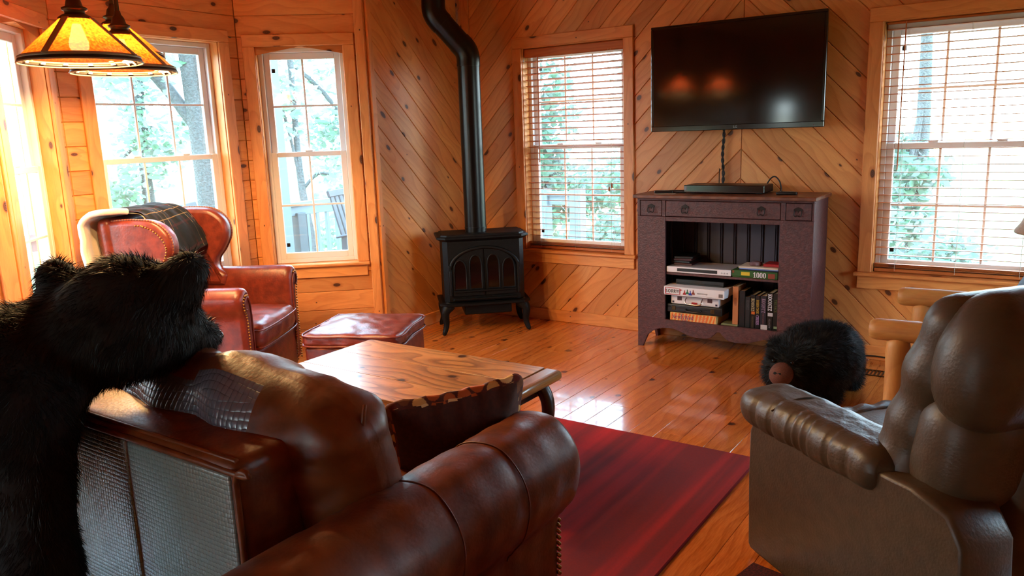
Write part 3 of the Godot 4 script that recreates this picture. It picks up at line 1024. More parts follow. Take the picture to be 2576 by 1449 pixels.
func weave_mat(c: Color, cell: float) -> StandardMaterial3D:
	# plaited flat strips, four by four cells to a tile, two strips wide each way
	var hgt := func(u: float, v: float) -> Color:
		var x := u * 8.0
		var y := v * 8.0
		var ix: int = int(floorf(x))
		var iy: int = int(floorf(y))
		var fx: float = x - floorf(x)
		var fy: float = y - floorf(y)
		var over := (ix + iy) % 2 == 0
		var across := fy if over else fx
		var along := fx if over else fy
		var h := pow(maxf(0.0, sin(PI * clampf(across, 0.0, 1.0))), 0.45) * (0.45 + 0.55 * pow(maxf(0.0, sin(PI * along)), 0.6))
		return Color(h, h, h)
	var im := image_of(256, 256, hgt)
	var tint := im.duplicate() as Image
	var m := plain(c, 0.3)
	m.metallic_specular = 0.75
	var al := image_of(256, 256, func(u, v):
		var q: float = tint.get_pixel(int(u * 255.99), int(v * 255.99)).r
		var k: float = 0.35 + 0.65 * smoothstep(0.1, 0.5, q)
		return Color(k, k, k))
	m.albedo_texture = ImageTexture.create_from_image(al)
	var nm := im.duplicate() as Image
	nm.bump_map_to_normal_map(5.0)
	m.normal_enabled = true
	m.normal_texture = ImageTexture.create_from_image(nm)
	m.normal_scale = 0.55
	m.uv1_scale = Vector3(1, 1, 1) / (8.0 * cell)
	return m

func rug_mat() -> StandardMaterial3D:
	var n := FastNoiseLite.new()
	n.seed = 4
	n.frequency = 1.0
	var im := image_of(512, 512, func(u, v):
		var b: float = n.get_noise_2d(u * 7.0, v * 0.35) + 0.45 * n.get_noise_2d(u * 26.0 + 9.0, v * 0.8)
		var k := clampf(0.5 + b * 0.75 - smoothstep(0.62, 0.86, u) * 0.42, 0.0, 1.0)
		var f: float = 0.05 * n.get_noise_2d(u * 480.0, v * 480.0)
		return Color(0.40 + 0.36 * k + f, 0.01 + 0.02 * k, 0.014 + 0.02 * k))
	var m := plain(Color.WHITE, 0.95)
	m.albedo_texture = ImageTexture.create_from_image(im)
	return m

func plaid_mat() -> StandardMaterial3D:
	var line := func(t: float, c: float, w: float) -> float:
		return 1.0 - smoothstep(w * 0.7, w, absf(t - c))
	var im := image_of(256, 256, func(u, v):
		var c := Color(0.045, 0.060, 0.042)
		var dark := Color(0.02, 0.022, 0.022)
		var wine := Color(0.30, 0.07, 0.055)
		var tan_c := Color(0.62, 0.50, 0.32)
		for t in [u, v]:
			if t > 0.10 and t < 0.42:
				c = c.lerp(dark, 0.55)
			c = c.lerp(wine, 0.55 * (line.call(t, 0.50, 0.035) + line.call(t, 0.02, 0.03)))
			c = c.lerp(tan_c, 0.8 * (line.call(t, 0.66, 0.012) + line.call(t, 0.86, 0.012)))
			if t > 0.67 and t < 0.85:
				c = c.lerp(Color(0.10, 0.06, 0.04), 0.35)
		return c * (0.85 + 0.3 * float(int(u * 256.0 + v * 256.0) % 3) / 3.0))
	var m := plain(Color(1.0, 1.0, 1.0), 0.95)
	m.albedo_texture = ImageTexture.create_from_image(im)
	return m

func mica_mat() -> StandardMaterial3D:
	var m := mottled(Color(0.58, 0.22, 0.05), Color(0.86, 0.46, 0.15), 87, 0.04, 0.35, 4.0)
	m.backlight_enabled = true
	m.backlight = Color(1.0, 1.0, 1.0)
	m.transparency = BaseMaterial3D.TRANSPARENCY_ALPHA
	m.albedo_color = Color(1, 1, 1, 0.9)
	m.cull_mode = BaseMaterial3D.CULL_DISABLED
	return m

func dots_mat() -> StandardMaterial3D:
	var r := RandomNumberGenerator.new()
	r.seed = 3
	var cols := [Color(0.78, 0.60, 0.32), Color(0.66, 0.32, 0.10), Color(0.36, 0.10, 0.05), Color(0.85, 0.74, 0.50), Color(0.40, 0.22, 0.08)]
	var cs := []
	for iy in 9:
		for ix in 8:
			cs.append([Vector2((ix + 0.5 * (iy % 2) + 0.35) / 8.0, (iy + 0.5) / 9.0), r.randf_range(0.045, 0.06), cols[r.randi() % 5]])
	var im := image_of(192, 192, func(u, v):
		var c := Color(0.30, 0.11, 0.05)
		for k in cs:
			var d: Vector2 = Vector2(u, v) - k[0]
			d.x -= roundf(d.x)
			if d.length() < k[1]:
				c = k[2]
		return c)
	var m := plain(Color.WHITE, 0.85)
	m.albedo_texture = ImageTexture.create_from_image(im)
	m.uv1_scale = Vector3(2.4, 2.4, 1)
	return m


# ---------- outside ----------
func foliage(par: Node, crowns: Array, per: float, size: float, mat: Material) -> void:
	var leaf := MB.new()
	leaf.smooth()
	var pts := [Vector3(0, 0, 0), Vector3(0.24, 0.35, 0.05), Vector3(0.2, 0.7, 0.03), Vector3(0, 1.0, -0.06), Vector3(-0.2, 0.7, 0.03), Vector3(-0.24, 0.35, 0.05)]
	for i in 5:
		leaf.tri(Vector3(0, 0.45, -0.02), pts[i], pts[i + 1])
	leaf.tri(Vector3(0, 0.45, -0.02), pts[5], pts[0])
	var mm := MultiMesh.new()
	mm.transform_format = MultiMesh.TRANSFORM_3D
	mm.mesh = leaf.done(mat)
	var buf := PackedFloat32Array()
	var n := 0
	for c in crowns:
		var count := int(per * c[2] * 1.9)
		var lumps := []
		for i in 14:
			lumps.append(Vector3(rng.randfn(), rng.randfn(), rng.randfn()).normalized() * rng.randf_range(0.3, 0.95))
		for i in count:
			var lump: Vector3 = lumps[rng.randi() % lumps.size()]
			var p: Vector3 = c[0] + (lump + Vector3(rng.randfn(), rng.randfn(), rng.randfn()) * 0.17) * c[1]
			var b := Basis.from_euler(Vector3(rng.randf_range(-1.0, 1.0), rng.randf() * TAU, rng.randf_range(0.8, 2.4))) * (size * rng.randf_range(0.6, 1.3))
			buf.append_array(PackedFloat32Array([b.x.x, b.y.x, b.z.x, p.x, b.x.y, b.y.y, b.z.y, p.y, b.x.z, b.y.z, b.z.z, p.z]))
			n += 1
	mm.instance_count = n
	mm.buffer = buf
	var o := MultiMeshInstance3D.new()
	o.multimesh = mm
	o.name = "foliage"
	o.set_meta("kind", "stuff")
	par.add_child(o, true)

func tree(label: String, foot: Vector3, path: Array, r0: float, r1: float, crowns: Array, per: float, size: float, mat: Material, called := "tree") -> void:
	var t := thing(called, label, called, Transform3D(Basis(), foot), "trees and bushes outside the windows")
	var pp := curve3(path, 5)
	var rad := PackedFloat32Array()
	for i in pp.size():
		rad.append(lerpf(r0, r1, float(i) / (pp.size() - 1)))
	put(t, "trunk" if called == "tree" else "stem", MB.new().tube(pp, rad, 9), M.bark)
	for c in crowns:
		var from: Vector3 = pp[int(pp.size() * 0.6)]
		put(t, "branch", MB.new().tube(curve3([from, from.lerp(c[0], 0.5) + Vector3(0, 0.12, 0), c[0]], 4), r1 * 0.7, 6), M.bark)
	foliage(t, crowns, per, size, mat)

func porch_chair(label: String, xf: Transform3D) -> Node3D:
	# built facing +z
	var t := thing("porch_chair", label, "chair", xf, "chairs on the porch")
	for i in 6:
		put(t, "seat_slat", bx(-0.26, 0.26, 0.38 + 0.006 * i, 0.40 + 0.006 * i, -0.26 + i * 0.088, -0.18 + i * 0.088, 0.004), M.chair_blue)
	for i in 5:
		put(t, "back_slat", MB.new().box(Transform3D(Basis(Vector3.RIGHT, -0.24), Vector3(-0.2 + i * 0.1, 0.72, -0.34)), Vector3(0.036, 0.34, 0.009), 0.004), M.chair_blue)
	put(t, "top_rail", MB.new().box(Transform3D(Basis(Vector3.RIGHT, -0.24), Vector3(0, 1.05, -0.415)), Vector3(0.27, 0.035, 0.014), 0.006), M.chair_blue)
	for s in [-1.0, 1.0]:
		put(t, "leg", bx(s * 0.28 - 0.022, s * 0.28 + 0.022, 0.0, 0.60, 0.20, 0.25, 0.004), M.chair_blue)
		put(t, "leg", bx(s * 0.28 - 0.022, s * 0.28 + 0.022, 0.0, 0.62, -0.29, -0.24, 0.004), M.chair_blue)
		put(t, "arm", MB.new().sheet(func(u, v): 
			var a: float = u * TAU
			return Vector3(s * 0.29 + cos(a) * 0.045, 0.615 + 0.05 * sin(v * PI * 0.9) - 0.06 * v * v + sin(a) * 0.014, lerpf(-0.33, 0.34, v)), 12, 10), M.chair_blue)
	return t

func build_outside() -> void:
	var gr := MB.new()
	gr.prism(Transform3D(Basis(Vector3.RIGHT, -PI / 2), Vector3(0, -0.9, 0)), rect(-45, -45, 45, 45), [[-0.2, 0.0], [0.0, 0.0]])
	var g := put(self, "ground", gr, M.ground)
	g.set_meta("kind", "structure")
	var dk := structure("porch_deck")
	put(dk, "decking", add_bx(bx(-3.2, -1.0, -0.2, -0.12, -2.7, 8.0, 0.0), -1.0, 6.0, -0.2, -0.12, -2.7, -0.2, 0.0), M.deck)
	for p in [[-3.1, -2.6], [-3.1, 2.5], [-3.1, 7.5], [2.0, -2.6], [5.8, -2.6]]:
		put(dk, "footing", bx(p[0] - 0.08, p[0] + 0.08, -0.9, -0.2, p[1] - 0.08, p[1] + 0.08, 0.004), M.porch_dark)
	var rl := thing("porch_railing", "pale blue-white wooden porch railing with posts seen through the windows", "railing", at(-2.95, -0.12, -2.5))
	for r in [[0.0, 0.90], [0.0, 0.16]]:
		put(rl, "rail", bx(-0.05, 0.05, r[1] - 0.025, r[1] + 0.02, 0.0, 9.8, 0.004), M.porch)
		put(rl, "rail", bx(0.05, 2.62, r[1] - 0.025, r[1] + 0.02, -0.05, 0.05, 0.004), M.porch)
	put(rl, "fascia", bx(-0.02, 0.02, 0.77, 0.875, 0.0, 9.8, 0.004), M.porch)
	put(rl, "fascia", bx(0.05, 2.62, 0.77, 0.875, -0.02, 0.02, 0.004), M.porch)
	for z in [0.0, 2.0, 5.4, 8.9]:
		put(rl, "post", bx(-0.07, 0.07, 0.0, 3.0 if z > 0.0 else 1.0, float(z) - 0.07, float(z) + 0.07, 0.006), M.porch)
	put(rl, "post", bx(-0.06, 0.06, 0.0, 0.80, 1.72, 1.84, 0.006), M.porch_dark)
	put(rl, "post", bx(2.10, 2.22, 0.0, 0.95, -0.06, 0.06, 0.006), M.porch)
	put(rl, "post", bx(2.52, 2.66, 0.0, 0.95, -0.07, 0.07, 0.006), M.porch)
	for i in 14:
		put(rl, "baluster", bx(0.14 + 0.138 * i, 0.18 + 0.138 * i, 0.18, 0.77, -0.02, 0.02, 0.003), M.porch)
	for i in 12:
		if absf(0.14 + 0.15 * i - 1.78) > 0.1:
			put(rl, "baluster", bx(-0.02, 0.02, 0.18, 0.77, 0.14 + 0.15 * i, 0.18 + 0.15 * i, 0.003), M.porch)
	var lm := plain(Color(0.18, 0.38, 0.21), 0.6)
	lm.backlight_enabled = true
	lm.backlight = Color(0.6, 0.6, 0.6)
	var ld := plain(Color(0.12, 0.31, 0.18), 0.6)
	ld.backlight_enabled = true
	ld.backlight = Color(0.5, 0.5, 0.5)
	tree("tall grey-trunked tree close outside the wide bay window", Vector3(-4.55, -0.9, -0.68), [Vector3(0, 0, 0), Vector3(0.02, 2.0, 0.0), Vector3(-0.05, 4.6, 0.05)], 0.15, 0.11, [[Vector3(-0.7, 3.6, 0.5), Vector3(1.2, 0.9, 1.2), 500], [Vector3(0.5, 4.4, -0.2), Vector3(1.0, 0.9, 1.0), 400]], 1.0, 0.13, lm)
	tree("slender leaning sapling outside the narrow bay window", Vector3(-3.55, -0.9, -1.45), [Vector3(0, 0, 0), Vector3(-0.1, 1.0, -0.05), Vector3(-0.4, 2.0, -0.2), Vector3(-0.5, 3.9, -0.3)], 0.075, 0.03, [[Vector3(-0.55, 2.9, -0.1), Vector3(0.55, 0.7, 0.5), 160], [Vector3(-0.2, 1.9, -0.6), Vector3(0.6, 0.5, 0.5), 130], [Vector3(-0.9, 3.6, -0.6), Vector3(0.6, 0.6, 0.6), 120]], 1.0, 0.12, lm)
	tree("broad leafy tree filling the far side of the narrow bay window", Vector3(-6.3, -0.9, -4.9), [Vector3(0, 0, 0), Vector3(0.1, 2.0, 0), Vector3(0, 4.0, 0.1)], 0.14, 0.06, [[Vector3(0.2, 2.3, 0.1), Vector3(1.4, 1.0, 1.2), 700], [Vector3(1.0, 1.2, -0.4), Vector3(1.1, 0.8, 1.0), 500], [Vector3(-0.6, 3.6, 0.6), Vector3(1.2, 0.9, 1.2), 350]], 1.0, 0.14, lm)
	tree("light green tree in the middle distance outside the wide bay window", Vector3(-8.2, -0.9, -2.2), [Vector3(0, 0, 0), Vector3(0, 2.0, 0.1), Vector3(0.1, 4.2, 0)], 0.12, 0.05, [[Vector3(0.3, 2.6, 0.0), Vector3(0.8, 0.9, 0.8), 420], [Vector3(-0.3, 1.6, 0.7), Vector3(1.0, 0.7, 0.9), 420], [Vector3(0.2, 3.6, 0.3), Vector3(1.0, 0.7, 1.0), 300]], 1.0, 0.14, lm)
	tree("dense dark green tree beyond the window between stove and television", Vector3(-3.6, -0.9, -6.2), [Vector3(0, 0, 0), Vector3(0.1, 2.0, 0), Vector3(0.2, 4.4, 0.1)], 0.14, 0.06, [[Vector3(0.2, 3.4, 0.0), Vector3(1.0, 1.1, 1.0), 900], [Vector3(0.3, 2.0, 0.2), Vector3(1.0, 0.9, 1.0), 900], [Vector3(0.8, 1.3, 0.3), Vector3(1.2, 0.6, 1.0), 800]], 1.0, 0.15, ld)
	tree("open airy tree at the right of the window between stove and television", Vector3(-1.5, -0.9, -7.2), [Vector3(0, 0, 0), Vector3(0.0, 2.2, 0), Vector3(0.1, 4.4, 0.1)], 0.11, 0.05, [[Vector3(0.2, 2.9, 0.0), Vector3(0.9, 0.8, 0.9), 300], [Vector3(-0.3, 1.5, 0.2), Vector3(1.1, 0.6, 1.0), 600]], 1.0, 0.14, lm)
	tree("leafy tree outside the left part of the large right window", Vector3(2.5, -0.9, -6.6), [Vector3(0, 0, 0), Vector3(0.05, 2.2, 0), Vector3(0, 4.6, 0.1)], 0.13, 0.05, [[Vector3(0.0, 3.7, 0.0), Vector3(0.4, 0.3, 0.5), 130], [Vector3(0.0, 1.7, 0.2), Vector3(0.5, 0.5, 0.6), 420], [Vector3(-0.1, 1.0, 0.4), Vector3(0.5, 0.5, 0.6), 300]], 1.0, 0.14, ld)
	for b in [[Vector3(-5.6, -0.9, -1.9), lm, "low bush behind the porch chair with the floral cushion"], [Vector3(-4.6, -0.9, -3.3), lm, "low bush beyond the porch rail under the narrow bay window"], [Vector3(-1.2, -0.9, -4.6), ld, "dark bush low in the window beside the stove"], [Vector3(0.1, -0.9, -5.2), ld, "dark bush low at the right of the window beside the stove"], [Vector3(2.6, -0.9, -4.9), ld, "bush low in the left corner of the large right window"]]:
		tree(b[2], b[0], [Vector3(0, 0, 0), Vector3(0.03, 0.4, 0), Vector3(0, 0.9, 0.02)], 0.03, 0.012, [[Vector3(0.0, 0.75, 0.0), Vector3(0.8, 0.55, 0.8), 520], [Vector3(0.5, 0.5, 0.3), Vector3(0.6, 0.45, 0.6), 300]], 1.0, 0.12, b[1], "bush")
	porch_chair("dark blue porch chair whose curved arm shows in the narrow bay window", turned(Vector3(-1.75, -0.12, -0.75), Vector3(-0.35, 0, -0.94)))
	porch_chair("dark blue porch chair holding a floral cushion outside the wide bay window", turned(Vector3(-1.98, -0.12, 0.84), Vector3(-0.6, 0, -0.8)))
	var fc := mottled(Color(0.10, 0.16, 0.24), Color(0.75, 0.55, 0.55), 95, 0.03, 0.9, 3.0)
	var cu := thing("cushion", "floral blue and pink cushion on the porch chair outside", "cushion", turned(Vector3(-1.98, -0.12, 0.84), Vector3(-0.6, 0, -0.8)))
	put(cu, "cover", MB.new().puffy(Transform3D(Basis(Vector3.RIGHT, -0.24), Vector3(0, 0.78, -0.27)), Vector3(0.22, 0.22, 0.05), 0.045, Vector3(0, 0, 0.05), 8), fc)
	put(cu, "piping", MB.new().tube(PackedVector3Array([Vector3(-0.21, 0.57, -0.22), Vector3(0.21, 0.57, -0.22)]), 0.006, 6), M.paper)

# ---------- stove ----------
func build_stove() -> void:
	var xf := turned(Vector3(0.57, 0, 0.55), Vector3(0.73, 0, -0.684))
	var t := thing("stove", "black cast iron stove with arched double doors standing on four curved legs in the corner", "stove", xf)
	var oct := func(w: float, d: float, c: float) -> PackedVector2Array:
		# footprint seen from above in (x, -z); front at z = 0 with cut corners
		return PackedVector2Array([Vector2(-w + c, 0), Vector2(w - c, 0), Vector2(w, c), Vector2(w, d), Vector2(-w, d), Vector2(-w, c)])
	var up := Transform3D(Basis(Vector3.RIGHT, -PI / 2), Vector3.ZERO)
	put(t, "body", MB.new().prism(up, oct.call(0.305, 0.34, 0.035), [[0.245, 0.006], [0.25, 0.0], [0.705, 0.0]]), M.iron)
	put(t, "top_plate", MB.new().prism(up * at(0, -0.028, 0), oct.call(0.345, 0.385, 0.06), [[0.706, 0.03], [0.722, 0.006], [0.726, 0.0], [0.736, 0.0], [0.742, 0.008], [0.742, 0.03], [0.752, 0.034], [0.756, 0.045]]), M.iron)
	put(t, "base_plate", MB.new().prism(up * at(0, -0.03, 0), oct.call(0.345, 0.40, 0.05), [[0.215, 0.012], [0.222, 0.0], [0.236, 0.0], [0.244, 0.02]]), M.iron)
	put(t, "ash_pan", bx(-0.16, 0.2, 0.14, 0.214, -0.30, -0.02, 0.006), M.iron)
	for s in [[-0.30, -0.005, -1.0, 1.0], [0.30, -0.005, 1.0, 1.0], [-0.30, -0.335, -1.0, -1.0], [0.30, -0.335, 1.0, -1.0]]:
		var dx: float = s[2]
		var dz: float = s[3]
		put(t, "leg", MB.new().tube(curve3([Vector3(s[0] - dx * 0.03, 0.222, s[1] - dz * 0.02), Vector3(s[0] + dx * 0.008, 0.17, s[1] + dz * 0.004), Vector3(s[0] + dx * 0.004, 0.08, s[1]), Vector3(s[0] + dx * 0.022, 0.018, s[1] + dz * 0.014), Vector3(s[0] + dx * 0.034, 0.008, s[1] + dz * 0.022)], 5), PackedFloat32Array([0.045, 0.044, 0.042, 0.039, 0.036, 0.033, 0.031, 0.029, 0.027, 0.025, 0.023, 0.022, 0.021, 0.02, 0.019, 0.018, 0.017, 0.016, 0.014, 0.010, 0.008]), 10), M.iron)
	# big arch moulding
	var arch := []
	arch.append(Vector3(-0.255, 0.30, 0.006))
	arch.append(Vector3(-0.255, 0.50, 0.006))
	for i in 13:
		var a := PI - PI * i / 12.0
		arch.append(Vector3(cos(a) * 0.255, 0.50 + sin(a) * 0.155, 0.006))
	arch.append(Vector3(0.255, 0.30, 0.006))
	put(t, "arch_moulding", MB.new().tube(curve3(arch, 2), 0.013, 8), M.iron)
	for s in [-1.0, 1.0]:
		var d := MB.new()
		d.prism(Transform3D(), PackedVector2Array([Vector2(s * 0.004, 0.29), Vector2(s * 0.244, 0.29), Vector2(s * 0.244, 0.5), Vector2(s * 0.21, 0.575), Vector2(s * 0.13, 0.63), Vector2(s * 0.004, 0.652)]), [[-0.002, 0.0], [0.006, 0.0], [0.010, 0.004]])
		var door := put(t, "door", d, M.iron)
		for c in [0.066, 0.183]:
			var cx: float = s * c
			var w := 0.046
			var top := 0.60 if c < 0.1 else 0.565
			var pl := PackedVector2Array([Vector2(cx - w, 0.345), Vector2(cx + w, 0.345), Vector2(cx + w, top - 0.09)])
			for i in 5:
				var k := (i + 1) / 6.0
				pl.append(Vector2(cx + w * (1.0 - k * k), top - 0.09 + 0.09 * sin(k * PI * 0.5)))
			pl.append(Vector2(cx, top))
			for i in 5:
				var k := (5 - i) / 6.0
				pl.append(Vector2(cx - w * (1.0 - k * k), top - 0.09 + 0.09 * sin(k * PI * 0.5)))
			pl.append(Vector2(cx - w, top - 0.09))
			put(door, "pane", MB.new().prism(Transform3D(), pl, [[0.009, 0.0], [0.0112, 0.0]]), M.stove_glass)
			var rim := PackedVector3Array()
			for p in pl:
				rim.append(Vector3(p.x, p.y, 0.012))
			rim.append(rim[0])
			put(door, "tracery", MB.new().tube(rim, 0.0065, 6), M.iron)
		put(door, "hinge", MB.new().tube(PackedVector3Array([Vector3(s * 0.262, 0.49, 0.012), Vector3(s * 0.262, 0.53, 0.012)]), 0.008, 8), M.iron)
	put(t, "ledge", bx(-0.235, 0.235, 0.322, 0.335, 0.009, 0.024, 0.004), M.iron)
	put(t, "ledge", bx(-0.245, 0.245, 0.262, 0.276, 0.0, 0.03, 0.005), M.iron)
	# flue pipe with two elbows
	var pt := thing("stove_pipe", "black metal flue pipe with an angled offset rising from the corner stove", "pipe", xf)
	var r := 0.082
	var sec := func(a: Vector3, b: Vector3, called: String, seam: bool) -> void:
		var o := put(pt, called, MB.new().tube(PackedVector3Array([a, b]), r, 28), M.pipe)
		if seam:
			var n := (b - a).normalized()
			put(o, "collar", MB.new().tube(PackedVector3Array([a.lerp(b, 0.02), a.lerp(b, 0.02) + n * 0.012]), r + 0.003, 28), M.pipe)
	var x0 := -0.035
	var z0 := -0.16
	sec.call(Vector3(x0, 0.757, z0), Vector3(x0, 2.0, z0), "pipe_section", true)
	put(pt, "elbow", MB.new().tube(curve3([Vector3(x0, 1.97, z0), Vector3(x0, 2.035, z0), Vector3(x0 - 0.018, 2.09, z0), Vector3(x0 - 0.06, 2.14, z0)], 4), r + 0.004, 28), M.pipe)
	sec.call(Vector3(x0 - 0.052, 2.13, z0), Vector3(x0 - 0.185, 2.282, z0), "pipe_section", true)
	put(pt, "elbow", MB.new().tube(curve3([Vector3(x0 - 0.173, 2.268, z0), Vector3(x0 - 0.213, 2.316, z0), Vector3(x0 - 0.232, 2.365, z0), Vector3(x0 - 0.232, 2.43, z0)], 4), r + 0.004, 28), M.pipe)
	sec.call(Vector3(x0 - 0.232, 2.42, z0), Vector3(x0 - 0.232, 2.75, z0), "pipe_section", true)
	var fl := put(pt, "ceiling_flange", MB.new().lathe(at(x0 - 0.232, 2.735, z0), PackedVector2Array([Vector2(0.083, 0.0), Vector2(0.15, 0.0), Vector2(0.15, 0.012), Vector2(0.083, 0.014)]), 28), M.pipe)
	fl.name = "ceiling_flange"


# ---------- cabinet under the television ----------
func build_cabinet() -> void:
	var b := Vector3(2.315, 0, 0.2)
	var o := at(-b.x, 0, -b.z)
	var t := thing("cabinet", "worn plum-brown painted cabinet with three drawers, open shelves and a scalloped base", "cabinet", at(b.x, 0, b.z))
	var m: Material = M.cabinet
	put(t, "top", bx(1.722, 2.908, 1.0265, 1.05, 0.03, 0.402, 0.004, 0), M.cabinet_top, o)
	for x in [1.741, 2.869]:
		put(t, "side_panel", MB.new().prism(o * Transform3D(Basis(Vector3(0, 0, -1), Vector3.UP, Vector3(1, 0, 0)), Vector3(x, 0, 0)), PackedVector2Array([Vector2(-0.346, 0), Vector2(-0.31, 0), Vector2(-0.27, 0.1), Vector2(-0.11, 0.1), Vector2(-0.07, 0), Vector2(-0.032, 0), Vector2(-0.032, 1.026), Vector2(-0.346, 1.026)]), [[0.0, 0.0], [0.02, 0.0]]), m)
	# face frame
	for s in [[1.741, 1.941, 0.2055, 0.9045], [2.690, 2.889, 0.2055, 0.9045], [1.9415, 2.6895, 0.876, 0.9045], [1.741, 2.889, 1.0125, 1.026], [1.741, 1.760, 0.905, 1.012], [1.919, 1.942, 0.905, 1.012], [2.693, 2.720, 0.905, 1.012], [2.876, 2.889, 0.905, 1.012]]:
		put(t, "face_frame", bx(s[0], s[1], s[2], s[3], 0.347, 0.367, 0.0015), m, o)
	var half := [Vector2(1.846, 0.112), Vector2(1.885, 0.132), Vector2(1.94, 0.146), Vector2(1.997, 0.146), Vector2(2.06, 0.128), Vector2(2.12, 0.108), Vector2(2.19, 0.100), Vector2(2.25, 0.108), Vector2(2.285, 0.135), Vector2(2.303, 0.156)]
	var low: PackedVector2Array = PackedVector2Array([Vector2(1.741, 0), Vector2(1.778, 0), Vector2(1.795, 0.04), Vector2(1.815, 0.085)])
	low.append_array(curve2(half, 3))
	var mir := low.duplicate()
	mir.reverse()
	for p in mir:
		low.append(Vector2(4.63 - p.x, p.y))
	low.append(Vector2(2.889, 0.205))
	low.append(Vector2(1.741, 0.205))
	put(t, "apron", MB.new().prism(o, low, [[0.347, 0.0], [0.365, 0.0], [0.367, 0.002]]), m)
	put(t, "shelf", bx(1.762, 2.868, 0.513, 0.529, 0.05, 0.346, 0.002), m, o)
	put(t, "shelf", bx(1.762, 2.868, 0.172, 0.190, 0.05, 0.3465, 0.002), m, o)
	for i in 12:
		var x := 1.763 + i * 0.0922
		put(t, "back_board", add_bx(bx(x, x + 0.072, 0.172, 1.02, 0.034, 0.044, 0.002), x + 0.076, x + 0.088, 0.172, 1.02, 0.034, 0.050, 0.005), M.cabinet_blue, o)
	for d in [[1.7625, 1.9165, [1.842]], [1.9445, 2.6905, [2.080, 2.574]], [2.7225, 2.8735, [2.795]]]:
		var dr := put(t, "drawer", bx(d[0], d[1], 0.9075, 1.0095, 0.30, 0.366, 0.003), m, o)
		for x in d[2]:
			var mb := MB.new()
			mb.prism(at(x, 0.962, 0.3665), curve2([Vector2(-0.026, 0.012), Vector2(-0.012, 0.02), Vector2(0, 0.026), Vector2(0.012, 0.02), Vector2(0.026, 0.012), Vector2(0.02, 0.0), Vector2(0.008, 0.004), Vector2(0, -0.008), Vector2(-0.008, 0.004), Vector2(-0.02, 0.0)], 3, true), [[0.0, 0.0], [0.002, 0.0], [0.003, 0.001]])
			mb.tube(curve3([Vector3(x - 0.02, 0.966, 0.372), Vector3(x - 0.022, 0.945, 0.378), Vector3(x - 0.014, 0.932, 0.379), Vector3(x, 0.938, 0.380), Vector3(x + 0.014, 0.932, 0.379), Vector3(x + 0.022, 0.945, 0.378), Vector3(x + 0.02, 0.966, 0.372)], 4), 0.003, 6)
			put(dr, "pull", mb, M.brass_dark)

func carton(called: String, label: String, cat: String, x0: float, x1: float, y0: float, y1: float, z0: float, z1: float, mat: Material, ch := 0.002, group := "", lid := 0.0, lid_mat: Material = null) -> Node3D:
	var t := thing(called, label, cat, at((x0 + x1) / 2, y0, (z0 + z1) / 2), group)
	var w := (x1 - x0) / 2
	var d := (z1 - z0) / 2
	if lid > 0.0:
		put(t, "box_base", bx(-w + 0.002, w - 0.002, 0.0, y1 - y0 - lid, -d + 0.002, d - 0.002, ch), mat)
		put(t, "lid", bx(-w, w, y1 - y0 - lid, y1 - y0, -d, d, ch), lid_mat if lid_mat else mat)
	else:
		put(t, "body", bx(-w, w, 0.0, y1 - y0, -d, d, ch), mat)
	return t

func face_print(t: Node3D, called: String, poly: PackedVector2Array, z: float, mat: Material) -> void:
	put(t, called, MB.new().prism(Transform3D(), poly, [[z, 0.0], [z + 0.0006, 0.0]]), mat)

func book(label: String, x0: float, x1: float, h: float, cover: Material, words: Array, y := 0.1905) -> void:
	var w := (x1 - x0) / 2
	var t := thing("book", label, "book", at((x0 + x1) / 2, y, 0.25), "books standing on the lowest cabinet shelf")
	put(t, "cover", add_bx(add_bx(bx(-w, w, 0, h, 0.076, 0.080, 0.0015), -w, -w + 0.002, 0, h, -0.075, 0.076, 0.0), w - 0.002, w, 0, h, -0.075, 0.076, 0.0), cover)
	put(t, "page_block", bx(-w + 0.0022, w - 0.0022, 0.004, h - 0.004, -0.07, 0.0755, 0.0), M.paper)
	for q in words:   # [text, height of middle, letter size, colour, bold, squeeze]
		text(t, q[0], q[2], plain(q[3], 0.5), Transform3D(Basis(Vector3.BACK, -PI / 2), Vector3(0, q[1], 0.0805)), "Droid Serif" if q[4] else "Droid Sans", q[4], "lettering", q[5])

